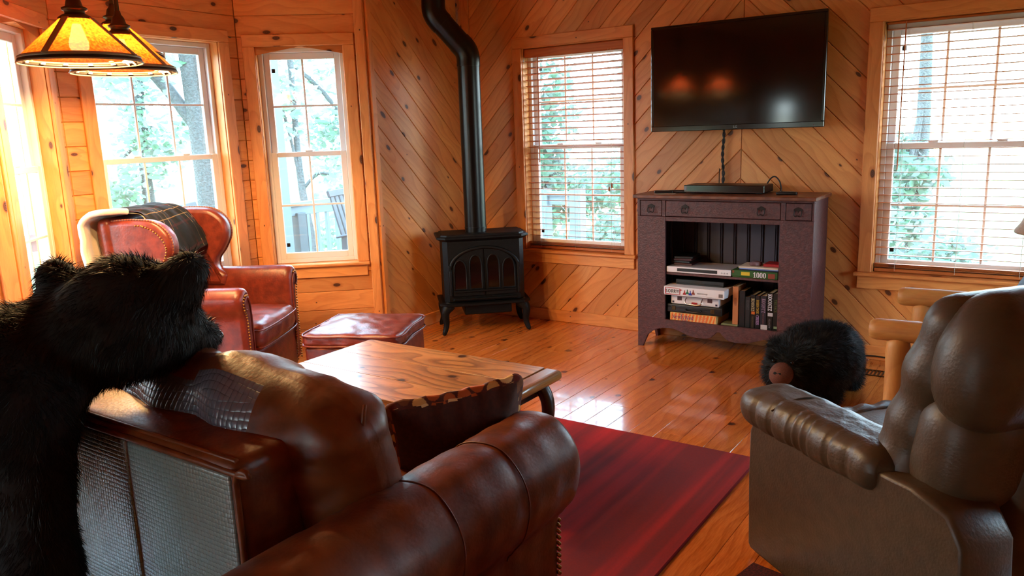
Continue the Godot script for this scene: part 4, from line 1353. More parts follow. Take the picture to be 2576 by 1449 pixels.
func build_cabinet_contents() -> void:
	var ink := plain(Color(0.03, 0.03, 0.06), 0.5)
	var red := plain(Color(0.62, 0.06, 0.10), 0.45)
	# upper shelf
	var dv := thing("disc_player", "flat silver disc player with a black front slot on the middle cabinet shelf", "player", at(2.167, 0.5295, 0.24))
	put(dv, "body", bx(-0.218, 0.218, 0.004, 0.042, -0.12, 0.105, 0.003), M.silver)
	put(dv, "front_panel", bx(-0.220, 0.220, 0.0035, 0.0425, 0.1055, 0.115, 0.003), M.white)
	put(dv, "tray", bx(-0.145, 0.13, 0.013, 0.034, 0.1152, 0.1165, 0.001), M.black)
	for x in [0.16, 0.178, 0.196]:
		put(dv, "button", MB.new().lathe(Transform3D(Basis(Vector3.RIGHT, PI / 2), Vector3(x, 0.02, 0.115)), PackedVector2Array([Vector2(0.005, 0), Vector2(0.005, 0.002), Vector2(0, 0.0025)]), 10), M.silver)
	for x in [-0.19, 0.19]:
		put(dv, "foot", MB.new().lathe(at(x, 0.0, 0.08), PackedVector2Array([Vector2(0, 0), Vector2(0.01, 0), Vector2(0.01, 0.005), Vector2(0, 0.005)]), 10), M.black)
	for i in 4:
		tag(put(self, "disc_case", bx(-0.062, 0.062, 0.0, 0.0145, -0.09, 0.09, 0.002), [M.maroon, M.black, M.maroon, M.black][i], Transform3D(Basis(Vector3.UP, [0.05, -0.08, 0.02, 0.1][i]), Vector3(2.03, 0.5722 + i * 0.0152, 0.2))), "thin disc case on the silver player, %s of its small stack" % ["lowest", "second from the bottom", "third from the bottom", "topmost"][i], "case", "disc cases stacked on the player")
	var pz := carton("puzzle_box", "green puzzle box with the number 1000 beside the silver player", "game box", 2.391, 2.681, 0.5295, 0.577, 0.16, 0.348, M.green_box, 0.002, "", 0.04)
	face_print(pz, "label", rect(-0.085, 0.016, -0.03, 0.038), 0.0945, M.yellow)
	face_print(pz, "picture", rect(0.085, 0.006, 0.128, 0.036), 0.0945, M.terracotta)
	face_print(pz, "picture", rect(-0.142, 0.028, -0.13, 0.044), 0.0945, M.terracotta)
	text(pz, "1000", 0.045, M.white, at(0.032, 0.0215, 0.0945), "Droid Serif", true, "lettering", 0.82)
	tag(put(self, "magazine", bx(-0.123, 0.123, 0, 0.006, -0.085, 0.085, 0.001), M.navy, at(2.558, 0.5775, 0.255)), "dark blue booklet lowest in the stack on the green box", "booklet")
	tag(put(self, "magazine", bx(-0.122, 0.122, 0, 0.006, -0.085, 0.085, 0.001), M.sky, at(2.558, 0.584, 0.253)), "pale blue booklet second from the bottom on the green box", "booklet")
	tag(put(self, "magazine", bx(-0.126, 0.124, 0, 0.011, -0.085, 0.085, 0.001), M.paper, at(2.556, 0.5905, 0.255)), "thick white booklet in the stack on the green box", "booklet")
	tag(put(self, "red_box", bx(-0.05, 0.05, 0, 0.018, -0.06, 0.06, 0.003), red, at(2.628, 0.602, 0.25)), "small bright red box lying on the booklets at the right", "box")
	tag(put(self, "pouch", MB.new().puffy(at(2.52, 0.613, 0.27), Vector3(0.034, 0.0115, 0.03), 0.009, Vector3(0, 0.004, 0), 5, 0.006, 30.0, 8), M.pouch), "little crumpled grey-pink pouch beside the small red box", "pouch")
	# lower shelf, left: games
	var nw := carton("game_box", "orange and yellow striped game box at the bottom of the game stack", "game box", 1.968, 2.290, 0.1905, 0.2555, 0.09, 0.343, M.striped, 0.002, "", 0.055)
	for i in 13:
		var x := -0.155 + i * 0.024
		face_print(nw, "stripe", PackedVector2Array([Vector2(x, 0.001), Vector2(x + 0.01, 0.001), Vector2(x + 0.018 + i * 0.0012, 0.064), Vector2(x + 0.006 + i * 0.0008, 0.064)]) if x + 0.018 + i * 0.0012 < 0.159 else PackedVector2Array([Vector2(x, 0.001), Vector2(x + 0.01, 0.001), Vector2(0.158, 0.064), Vector2(0.150, 0.064)]), 0.1266, M.orange)
	text(nw, "NewlyWed", 0.034, M.violet, at(-0.070, 0.036, 0.1275), "Droid Serif", false, "lettering", 0.85)
	text(nw, "GAME", 0.018, M.violet, at(-0.060, 0.014, 0.1275), "Droid Serif", false)
	text(nw, "THE", 0.014, M.violet, at(-0.082, 0.056, 0.1275), "Droid Serif", false)
	for i in 4:
		face_print(nw, "print", rect(0.04, 0.012 + i * 0.011, 0.095, 0.016 + i * 0.011), 0.127, M.pinkish)
	var c2 := thing("case", "dark brown game case with two clasps under the white case", "case", at(2.135, 0.256, 0.22))
	put(c2, "shell", MB.new().puffy(at(0, 0.029, 0), Vector3(0.190, 0.029, 0.122), 0.008, Vector3.ZERO, 4), M.case_brown)
	put(c2, "seam", bx(-0.186, 0.186, 0.032, 0.034, 0.1215, 0.1228, 0.0005), M.black)
	for x in [-0.14, 0.13]:
		put(c2, "clasp", bx(x - 0.014, x + 0.014, 0.016, 0.046, 0.1225, 0.127, 0.002), M.brass)
	put(c2, "handle", MB.new().tube(curve3([Vector3(-0.05, 0.028, 0.123), Vector3(-0.046, 0.022, 0.14), Vector3(0, 0.018, 0.144), Vector3(0.046, 0.022, 0.14), Vector3(0.05, 0.028, 0.123)], 5), 0.0055, 8), M.case_brown)
	var c1 := thing("case", "white card-print game case with a chrome handle in the game stack", "case", at(2.137, 0.3145, 0.215))
	put(c1, "shell", MB.new().puffy(at(0, 0.0285, 0), Vector3(0.166, 0.0285, 0.118), 0.006, Vector3.ZERO, 4), M.white)
	put(c1, "handle", MB.new().tube(curve3([Vector3(-0.055, 0.046, 0.117), Vector3(-0.056, 0.036, 0.138), Vector3(-0.045, 0.014, 0.150), Vector3(0.045, 0.012, 0.150), Vector3(0.056, 0.034, 0.138), Vector3(0.055, 0.046, 0.117)], 6), 0.0042, 8), M.chrome)
	put(c1, "clasp", bx(-0.02, 0.02, 0.001, 0.020, 0.1185, 0.124, 0.003), red)
	for x in [-0.105, 0.105]:
		put(c1, "print", bx(x - 0.016, x + 0.016, 0.026, 0.052, 0.1182, 0.1188, 0.0), M.maroon)
	for x in [-0.15, 0.15]:
		put(c1, "corner_print", bx(x - 0.007, x + 0.007, 0.008, 0.02, 0.1182, 0.1188, 0.0), M.navy)
	var so := carton("game_box", "white game box marked SORRY! with coloured pawns, sticking out of the stack", "game box", 1.948, 2.363, 0.386, 0.444, 0.13, 0.400, M.white, 0.002, "", 0.05, M.white)
	face_print(so, "badge", curve2([Vector2(-0.198, 0.012), Vector2(-0.19, 0.006), Vector2(-0.105, 0.006), Vector2(-0.092, 0.012), Vector2(-0.09, 0.034), Vector2(-0.075, 0.04), Vector2(-0.092, 0.044), Vector2(-0.1, 0.05), Vector2(-0.19, 0.052), Vector2(-0.198, 0.046)], 3, true), 0.1352, red)
	face_print(so, "badge_field", rect(-0.192, 0.010, -0.097, 0.048), 0.1358, M.white)
	text(so, "SORRY!", 0.031, ink, at(-0.145, 0.0285, 0.1368), "Droid Sans", true, "lettering", 0.92)
	var pc := [red, M.print_green, M.print_blue, M.terracotta]
	for i in 4:
		var x := -0.062 + i * 0.02
		var y := 0.010 + (0.006 if i % 2 == 1 else 0.0)
		face_print(so, "pawn_print", PackedVector2Array([Vector2(x - 0.012, y), Vector2(x + 0.012, y), Vector2(x + 0.0105, y + 0.008), Vector2(x + 0.003, y + 0.018), Vector2(x + 0.0035, y + 0.028), Vector2(x, y + 0.032), Vector2(x - 0.0035, y + 0.028), Vector2(x - 0.003, y + 0.018), Vector2(x - 0.0105, y + 0.008)]), 0.1352 + i * 0.0003, pc[i])
	text(so, "sweet revenge", 0.013, plain(Color(0.35, 0.35, 0.42)), at(0.06, 0.026, 0.1355), "Droid Serif", false, "lettering", 0.8)
	for i in 7:
		face_print(so, "bar", rect(0.170 + i * 0.004, 0.012, 0.1722 + i * 0.004, 0.034), 0.1352, ink)
	var sc := carton("game_box", "low dark game box with faint lettering on top of the white box", "game box", 1.995, 2.325, 0.4445, 0.481, 0.08, 0.31, M.navy_dark, 0.002, "", 0.026)
	text(sc, "SCRABBLE", 0.026, plain(Color(0.16, 0.15, 0.10)), at(-0.015, 0.018, 0.1155), "Droid Serif", true, "lettering", 0.75)
	# lower shelf, right: tin and books
	var tn := carton("tin", "small flat patterned tin under the orange-spined book", "tin", 2.322, 2.434, 0.1905, 0.2145, 0.21, 0.345, M.tin_green, 0.004, "", 0.01)
	for i in 9:
		face_print(tn, "print", rect(-0.05 + i * 0.0115, 0.003, -0.044 + i * 0.0115, 0.0075), 0.0662, M.black)
	book("thick upright book with a worn orange and cream spine on the tin", 2.394, 2.430, 0.25, M.spine_orange, [["HIDDEN", 0.15, 0.018, Color(0.5, 0.3, 0.2), true, 0.7]], 0.2148)
	var pale := Color(0.62, 0.62, 0.70)
	book("black book with faded spine letters, first to the right of the orange book", 2.437, 2.473, 0.25, M.spine_black, [["THE TALISMAN", 0.13, 0.016, Color(0.12, 0.09, 0.06), true, 0.8]])
	book("short black book with dim letters, second to the right of the orange book", 2.476, 2.507, 0.214, M.spine_black2, [["KOONTZ", 0.16, 0.024, Color(0.25, 0.25, 0.27), true, 0.6]])
	var kb := Color(0.70, 0.68, 0.52)
	book("black book with an orange dot below its white author name", 2.510, 2.539, 0.23, M.spine_black, [["KOONTZ", 0.165, 0.027, kb, true, 0.7], ["●", 0.112, 0.024, Color(0.75, 0.38, 0.08), false, 1.0], ["THE FUNHOUSE", 0.052, 0.012, Color(0.4, 0.35, 0.2), false, 0.9]])
	book("dark book with gold author letters and a violet title below", 2.541, 2.570, 0.228, M.spine_navy, [["ROBIN COOK", 0.155, 0.022, Color(0.70, 0.60, 0.16), true, 0.62], ["CRISIS", 0.068, 0.025, Color(0.62, 0.52, 0.75), true, 0.75]])
	book("wide slate-blue book with pale lilac author letters and white barcode label", 2.572, 2.612, 0.229, M.spine_slate, [["KOONTZ", 0.165, 0.030, Color(0.58, 0.50, 0.62), true, 0.7], ["THE TAKING", 0.08, 0.014, Color(0.45, 0.25, 0.25), false, 1.0], ["■", 0.024, 0.044, Color(0.75, 0.75, 0.78), true, 1.0]])
	book("tall black book with large white author letters near the shelf end", 2.614, 2.650, 0.25, M.spine_black, [["KOONTZ", 0.19, 0.033, Color(0.85, 0.88, 0.95), true, 0.75], ["■", 0.112, 0.034, Color(0.7, 0.7, 0.74), true, 0.9], ["VELOCITY", 0.055, 0.014, Color(0.5, 0.5, 0.55), false, 1.0]])
	book("dark green-lettered book at the right end of the shelf", 2.652, 2.684, 0.25, M.spine_black2, [["THE FACE", 0.17, 0.020, Color(0.30, 0.36, 0.14), true, 0.8], ["●", 0.03, 0.026, Color(0.45, 0.55, 0.42), true, 0.8]])
	# on the top
	var sb := thing("set_top_box", "low black set-top box on top of the plum cabinet", "box", at(2.29, 1.0505, 0.165))
	put(sb, "body", bx(-0.262, 0.262, 0.006, 0.054, -0.11, 0.083, 0.004), M.black)
	put(sb, "front_panel", bx(-0.265, 0.265, 0.006, 0.055, 0.0835, 0.092, 0.004), M.bezel)
	put(sb, "stripe", bx(-0.262, 0.262, 0.009, 0.0115, 0.0922, 0.0932, 0.0003), M.maroon)
	put(sb, "button", bx(-0.262, -0.244, 0.018, 0.048, 0.0922, 0.0940, 0.0005), M.grey_mark)
	for x in [-0.22, 0.22]:
		put(sb, "foot", bx(x - 0.02, x + 0.02, 0.0, 0.006, -0.06, 0.06, 0.001), M.black)
	var an := thing("antenna", "thin upright black aerial behind the set-top box", "antenna", at(2.188, 1.0505, 0.042))
	put(an, "rod", MB.new().lathe(at(0, 0.0, 0), PackedVector2Array([Vector2(0, 0), Vector2(0.012, 0), Vector2(0.012, 0.01), Vector2(0.0035, 0.014), Vector2(0.0028, 0.150), Vector2(0, 0.151)]), 8), M.cord)
	var sh := put(self, "leaflet", bx(-0.07, 0.07, 0, 0.001, -0.05, 0.05, 0.0), M.paper, Transform3D(Basis(Vector3.UP, 0.2), Vector3(1.91, 1.0505, 0.29)))
	tag(sh, "white leaflet under the remote controls at the left of the cabinet top", "leaflet")
	for r in [[1.895, 0.285, 0.35, 1.052, "black remote control with a grey end lying on the white leaflet"], [1.975, 0.24, 0.12, 1.052, "black remote control lying against the left end of the set-top box"], [2.69, 0.24, 0.05, 1.0505, "black remote control lying alone at the right of the cabinet top"]]:
		var rm := thing("remote_control", r[4], "remote control", Transform3D(Basis(Vector3.UP, r[2]), Vector3(r[0], r[3], r[1])))
		put(rm, "body", MB.new().puffy(at(0, 0.009, 0), Vector3(0.062, 0.009, 0.019), 0.007, Vector3.ZERO, 4), M.black)
		for i in 6:
			put(rm, "button", bx(-0.04 + i * 0.014, -0.032 + i * 0.014, 0.018, 0.0195, -0.006, 0.006, 0.0006), M.grey_mark)

func build_television() -> void:
	var c := Vector3(2.3235, 1.793, 0.2)
	var t := thing("television", "large black flat television mounted on the chevron wall", "television", at(c.x, 1.455, c.z))
	var w := 0.559
	var h := 0.338
	var fr := MB.new()
	var k := at(0, h, 0)
	for s in [[-w, w, h - 0.018, h], [-w, w, -h, -h + 0.034], [-w, -w + 0.018, -h + 0.034, h - 0.018], [w - 0.018, w, -h + 0.034, h - 0.018]]:
		fr.box(k * at((s[0] + s[1]) / 2, (s[2] + s[3]) / 2, -0.012), Vector3((s[1] - s[0]) / 2, (s[3] - s[2]) / 2, 0.012), 0.003)
	put(t, "bezel", fr, M.bezel)
	put(t, "screen", bx(-w + 0.0182, w - 0.0182, 0.0342, 2 * h - 0.0182, -0.012, -0.004, 0.0), M.screen)
	put(t, "housing", MB.new().prism(k, rect(-w + 0.004, -h + 0.004, w - 0.004, h - 0.004), [[-0.085, 0.14], [-0.075, 0.12], [-0.045, 0.03], [-0.0245, 0.0]]), M.black)
	put(t, "mount", add_bx(bx(-0.22, 0.22, 0.16, 0.52, -0.195, -0.175, 0.003), -0.05, 0.05, 0.26, 0.42, -0.175, -0.086, 0.003), M.black)
	text(t, "LG", 0.022, M.grey_mark, at(0.02, 0.017, 0.0004), "Droid Sans", true)
	put(t, "standby_light", bx(0.5, 0.504, 0.012, 0.0155, 0.0003, 0.0012, 0.0), M.red_led)
	var cd := MB.new()
	for s in [0.0, PI]:
		var pp := PackedVector3Array()
		for i in 40:
			var y := 1.49 - i * 0.0108
			pp.append(Vector3(2.208 + 0.004 * sin(i * 0.25) + 0.006 * sin(i * 0.8 + s), y, 0.03 + 0.005 * cos(i * 0.8 + s)))
		cd.tube(pp, 0.0055, 7)
	tag(put(self, "cable", cd, M.cord), "twisted black cables hanging from the television to the set-top box", "cable")
	tag(put(self, "cable", MB.new().tube(curve3([Vector3(2.50, 1.085, 0.045), Vector3(2.535, 1.135, 0.06), Vector3(2.57, 1.15, 0.08), Vector3(2.605, 1.12, 0.10), Vector3(2.618, 1.075, 0.11), Vector3(2.615, 1.057, 0.12)]), 0.0045, 8), M.cord), "black cable looping up at the right end of the set-top box", "cable")


# ---------- seats and tables ----------
func nails(par: Node, pts: PackedVector3Array, r := 0.006) -> void:
	var mb := MB.new()
	for p in pts:
		mb.lathe(at(p.x, p.y - r, p.z), PackedVector2Array([Vector2(0, 0), Vector2(r * 0.75, r * 0.35), Vector2(r, r), Vector2(r * 0.75, r * 1.65), Vector2(0, r * 2.0)]), 7)
	put(par, "nailhead_trim", mb, M.nail)

func along(path: PackedVector3Array, gap: float) -> PackedVector3Array:
	var o := PackedVector3Array()
	var carry := 0.0
	for i in path.size() - 1:
		var l := path[i].distance_to(path[i + 1])
		while carry < l:
			o.append(path[i].lerp(path[i + 1], carry / l))
			carry += gap
		carry -= l
	return o

func build_armchair() -> void:
	var xf := turned(Vector3(0.286, 0, 2.27), Vector3(-0.5, 0, -0.87))
	var t := thing("armchair", "red-brown leather wing armchair with brass nailheads in the window bay", "armchair", xf)
	var L: Material = M.red_leather
	put(t, "base", MB.new().puffy(at(0, 0.20, -0.38), Vector3(0.36, 0.135, 0.37), 0.03, Vector3(0, 0, 0.01), 6), L)
	var seat := put(t, "seat_cushion", MB.new().puffy(at(0, 0.405, -0.29), Vector3(0.288, 0.078, 0.32), 0.055, Vector3(0.005, 0.03, 0.012), 16, 0.010, 7.0, 3), L)
	for y in [0.352, 0.45]:
		put(seat, "piping", MB.new().tube(curve3([Vector3(-0.28, y, -0.1), Vector3(-0.285, y, -0.01), Vector3(-0.25, y, 0.032), Vector3(0.0, y, 0.045), Vector3(0.25, y, 0.032), Vector3(0.285, y, -0.01), Vector3(0.28, y, -0.1)], 6), 0.005, 6), L)
	put(t, "inner_back", MB.new().puffy(Transform3D(Basis(Vector3.RIGHT, -0.12), Vector3(0, 0.76, -0.64)), Vector3(0.30, 0.33, 0.085), 0.07, Vector3(0, 0, 0.04), 12, 0.008, 6.0, 5), L)
	put(t, "outer_back", MB.new().puffy(Transform3D(Basis(Vector3.RIGHT, -0.05), Vector3(0, 0.64, -0.735)), Vector3(0.385, 0.47, 0.04), 0.035, Vector3.ZERO, 6), L)
	for s in [-1.0, 1.0]:
		# rolled arm: front outline swept backwards
		var o := curve2([Vector2(0.305, 0.30), Vector2(0.305, 0.55), Vector2(0.312, 0.64), Vector2(0.345, 0.688), Vector2(0.40, 0.688), Vector2(0.438, 0.645), Vector2(0.430, 0.585), Vector2(0.405, 0.54), Vector2(0.398, 0.44), Vector2(0.402, 0.10)], 5)
		o.append(Vector2(0.305, 0.10))
		var poly := PackedVector2Array()
		for p in o:
			poly.append(Vector2(p.x * s, p.y))
		var arm := put(t, "arm", MB.new().prism(Transform3D(Basis.from_scale(Vector3(1, 1.03, 1)), Vector3.ZERO), poly, [[-0.70, 0.02], [-0.67, 0.0], [-0.3, 0.0], [-0.045, 0.0], [-0.02, 0.004], [-0.008, 0.014], [-0.003, 0.026]], Vector2(1, 0), Vector2.ZERO, true), L)
		put(arm, "scroll", MB.new().tube(curve3([Vector3(s * 0.326, 0.24, 0.0), Vector3(s * 0.328, 0.56, 0.0), Vector3(s * 0.345, 0.640, 0.001), Vector3(s * 0.375, 0.662, 0.001), Vector3(s * 0.405, 0.640, 0.001), Vector3(s * 0.40, 0.60, 0.001), Vector3(s * 0.375, 0.592, 0.001)], 6), 0.005, 6), L)
		nails(arm, along(curve3([Vector3(s * 0.384, 0.11, 0.0), Vector3(s * 0.382, 0.44, 0.0), Vector3(s * 0.388, 0.55, 0.0), Vector3(s * 0.412, 0.60, 0.0), Vector3(s * 0.415, 0.645, 0.0), Vector3(s * 0.39, 0.672, 0.0), Vector3(s * 0.35, 0.668, 0.0)], 6), 0.017))
		nails(arm, along(PackedVector3Array([Vector3(s * 0.318, 0.11, 0.0), Vector3(s * 0.318, 0.30, 0.0)]), 0.017))
		# wing: side outline given thickness
		var w := curve2([Vector2(0.76, 0.62), Vector2(0.785, 0.85), Vector2(0.80, 1.07), Vector2(0.70, 1.095), Vector2(0.56, 1.098), Vector2(0.46, 1.082), Vector2(0.385, 1.02), Vector2(0.368, 0.93), Vector2(0.408, 0.84), Vector2(0.455, 0.775), Vector2(0.455, 0.715), Vector2(0.40, 0.67), Vector2(0.42, 0.60)], 5)
		var wx := Transform3D(Basis(Vector3(0, 0, -1), Vector3.UP, Vector3(1, 0, 0)), Vector3(0.0, 0, 0))
		wx = Transform3D(Basis(Vector3.UP, s * 0.06), Vector3(s * 0.365, 0, -0.01)) * wx
		var wing := put(t, "wing", MB.new().prism(wx, w, [[-0.048, 0.03], [-0.044, 0.014], [-0.034, 0.004], [-0.02, 0.0], [0.02, 0.0], [0.034, 0.004], [0.044, 0.014], [0.048, 0.03]], Vector2(1, 0), Vector2.ZERO, true), L)
		var rimo := PackedVector3Array()
		var rimi := PackedVector3Array()
		for i in range(12, 56):
			rimo.append(wx * Vector3(w[i].x, w[i].y, 0.03 * s))
			rimi.append(wx * Vector3(w[i].x + (0.03 if i > 22 else 0.0), w[i].y - (0.03 if i < 34 else 0.0), 0.049 * s))
		put(wing, "piping", MB.new().tube(rimo, 0.006, 6), L)
		nails(wing, along(rimo, 0.016), 0.0065)
		nails(wing, along(rimi.slice(8, 38), 0.016), 0.0055)
		put(t, "foot", MB.new().lathe(at(s * 0.32, 0.0, -0.06), PackedVector2Array([Vector2(0, 0), Vector2(0.02, 0), Vector2(0.026, 0.03), Vector2(0.032, 0.066), Vector2(0, 0.067)]), 12), M.dark_wood)
		put(t, "foot", MB.new().lathe(at(s * 0.32, 0.0, -0.54), PackedVector2Array([Vector2(0, 0), Vector2(0.02, 0), Vector2(0.026, 0.03), Vector2(0.032, 0.066), Vector2(0, 0.067)]), 12), M.dark_wood)
	# plaid throw over the back
	var bl := thing("throw_blanket", "dark plaid throw with white fleece lining draped over the armchair back", "blanket", xf)
	var prof := [Vector2(-0.815, 0.82), Vector2(-0.832, 0.97), Vector2(-0.83, 1.08), Vector2(-0.78, 1.128), Vector2(-0.68, 1.136), Vector2(-0.60, 1.115), Vector2(-0.56, 1.05), Vector2(-0.535, 0.95), Vector2(-0.515, 0.85)]
	var pc := curve2(prof, 6)
	var wr := FastNoiseLite.new()
	wr.seed = 12
	wr.frequency = 2.6
	var surf := func(u: float, v: float, off: float) -> Vector3:
		var f := v * (pc.size() - 1)
		var i := mini(int(f), pc.size() - 2)
		var p := pc[i].lerp(pc[i + 1], f - i)
		var tg := (pc[i + 1] - pc[i]).normalized()
		p += Vector2(-tg.y, tg.x) * (off + 0.016 * wr.get_noise_2d(u * 2.0, v * 1.4))
		var front := smoothstep(0.5, 1.0, v)
		var x1 := lerpf(0.10, 0.30, front)
		var x0 := -0.43 + 0.15 * smoothstep(0.45, 0.62, v)
		var x := lerpf(x0, x1, u)
		if front > 0.0:
			p.y -= 0.02 * front * sin(u * 5.0)
		return Vector3(x, p.y, p.x)
	put(bl, "plaid_side", MB.new().sheet(func(u, v): return surf.call(u, v, 0.014), 24, 40, 1.9, 2.6), M.plaid)
	put(bl, "fleece_side", MB.new().sheet(func(u, v): return surf.call(1.0 - u, v, 0.003), 24, 40), M.fleece)
	var hem := PackedVector3Array()
	for i in 25:
		hem.append(surf.call(0.0, 0.03 + i * 0.022, 0.012) + Vector3(-0.006, 0.0, 0.0))
	put(bl, "rolled_edge", MB.new().tube(hem, 0.017, 9), M.fleece)
	for e in [[0.0, 1.0, 1.0], [1.0, 0.0, 1.0]]:
		var hp := PackedVector3Array()
		for i in 21:
			hp.append(surf.call(i / 20.0, e[0] if e[0] == 1.0 else 0.0, 0.009))
		put(bl, "hem", MB.new().tube(hp, 0.008, 7), M.plaid)
	var he := PackedVector3Array()
	for i in 31:
		he.append(surf.call(1.0, i / 30.0, 0.009))
	put(bl, "hem", MB.new().tube(he, 0.008, 7), M.plaid)

func build_ottoman() -> void:
	var xf := turned(Vector3(0.775, 0, 2.015), Vector3(0.91, 0, -0.41))
	var t := thing("ottoman", "square red-brown leather ottoman standing in front of the wing armchair", "ottoman", xf)
	put(t, "body", MB.new().puffy(at(0, 0.185, 0), Vector3(0.272, 0.155, 0.262), 0.018, Vector3(0.004, 0, 0.004), 6, 0.003, 5.0, 4), M.red_leather)
	var top := put(t, "cushion", MB.new().puffy(at(0, 0.378, 0), Vector3(0.282, 0.04, 0.272), 0.03, Vector3(0.002, 0.022, 0.002), 22, 0.009, 9.0, 7), M.red_leather)
	for y in [0.352, 0.408]:
		put(top, "piping", MB.new().tube(curve3([Vector3(-0.275, y, -0.265), Vector3(0, y, -0.272), Vector3(0.275, y, -0.265), Vector3(0.282, y, 0), Vector3(0.275, y, 0.265), Vector3(0, y, 0.272), Vector3(-0.275, y, 0.265), Vector3(-0.282, y, 0), Vector3(-0.275, y, -0.265)], 5), 0.0055, 6), M.red_leather)
	for x in [-0.22, 0.22]:
		for z in [-0.21, 0.21]:
			put(t, "foot", MB.new().lathe(at(x, 0, z), PackedVector2Array([Vector2(0, 0), Vector2(0.022, 0), Vector2(0.028, 0.034), Vector2(0, 0.036)]), 10), M.dark_wood)

func build_table() -> void:
	var c := Vector3(1.725, 0, 2.69)
	var t := thing("coffee_table", "low coffee table of thick worn planks with dark curved legs on the red rug", "table", at(c.x, 0, c.z))
	var zs := [-0.34, -0.105, 0.12, 0.34]
	for i in 3:
		var mb := MB.new()
		var k: float = [1.05, 0.92, 1.0][i]
		mb.col = Color(k, k, k)
		mb.prism(Transform3D(Basis(Vector3.RIGHT, -PI / 2), Vector3(0, 0, 0)), rect(-0.575, -zs[i + 1] + 0.0016, 0.50, -zs[i] - 0.0016), [[0.402, 0.0], [0.4495, 0.0], [0.450, 0.0004]], Vector2(1, 0), Vector2(rng.randf(), 0.3 + rng.randf() * 0.02))
		put(t, "plank", mb, M.old)
	put(t, "under_board", bx(-0.55, 0.49, 0.392, 0.4015, -0.32, 0.32, 0.002, 0), M.dark_wood)
	for x in [[0.502, 0.585]]:
		var e := MB.new()
		e.col = Color(0.9, 0.85, 0.8)
		e.prism(Transform3D(Basis(Vector3.RIGHT, -PI / 2), Vector3.ZERO), rect(x[0], -0.345, x[1], 0.345), [[0.398, 0.016], [0.404, 0.006], [0.414, 0.0], [0.436, 0.0], [0.446, 0.006], [0.451, 0.016]], Vector2(0, 1), Vector2(0.2, 0.2), true)
		put(t, "end_board", e, M.old)
	put(t, "apron", bx(-0.50, 0.50, 0.33, 0.3915, -0.29, -0.265, 0.004, 0), M.dark_wood)
	put(t, "apron", bx(-0.50, 0.50, 0.33, 0.3915, 0.265, 0.29, 0.004, 0), M.dark_wood)
	put(t, "apron", bx(-0.50, -0.475, 0.33, 0.3915, -0.265, 0.265, 0.004, 2), M.dark_wood)
	put(t, "apron", bx(0.475, 0.50, 0.33, 0.3915, -0.265, 0.265, 0.004, 2), M.dark_wood)
	for s in [-1.0, 1.0]:
		for z in [-0.28, 0.28]:
			var pts := curve3([Vector3(s * 0.46, 0.40, z), Vector3(s * 0.51, 0.375, z), Vector3(s * 0.548, 0.31, z), Vector3(s * 0.545, 0.22, z), Vector3(s * 0.50, 0.12, z), Vector3(s * 0.495, 0.05, z), Vector3(s * 0.535, 0.018, z)], 5)
			var leg := MB.new()
			leg.smooth()
			var rad := PackedFloat32Array()
			for i in pts.size():
				rad.append(lerpf(0.036, 0.019, float(i) / pts.size()))
			leg.tube(pts, rad, 12)
			put(t, "leg", leg, M.dark_wood, at(0, 0.011, 0))

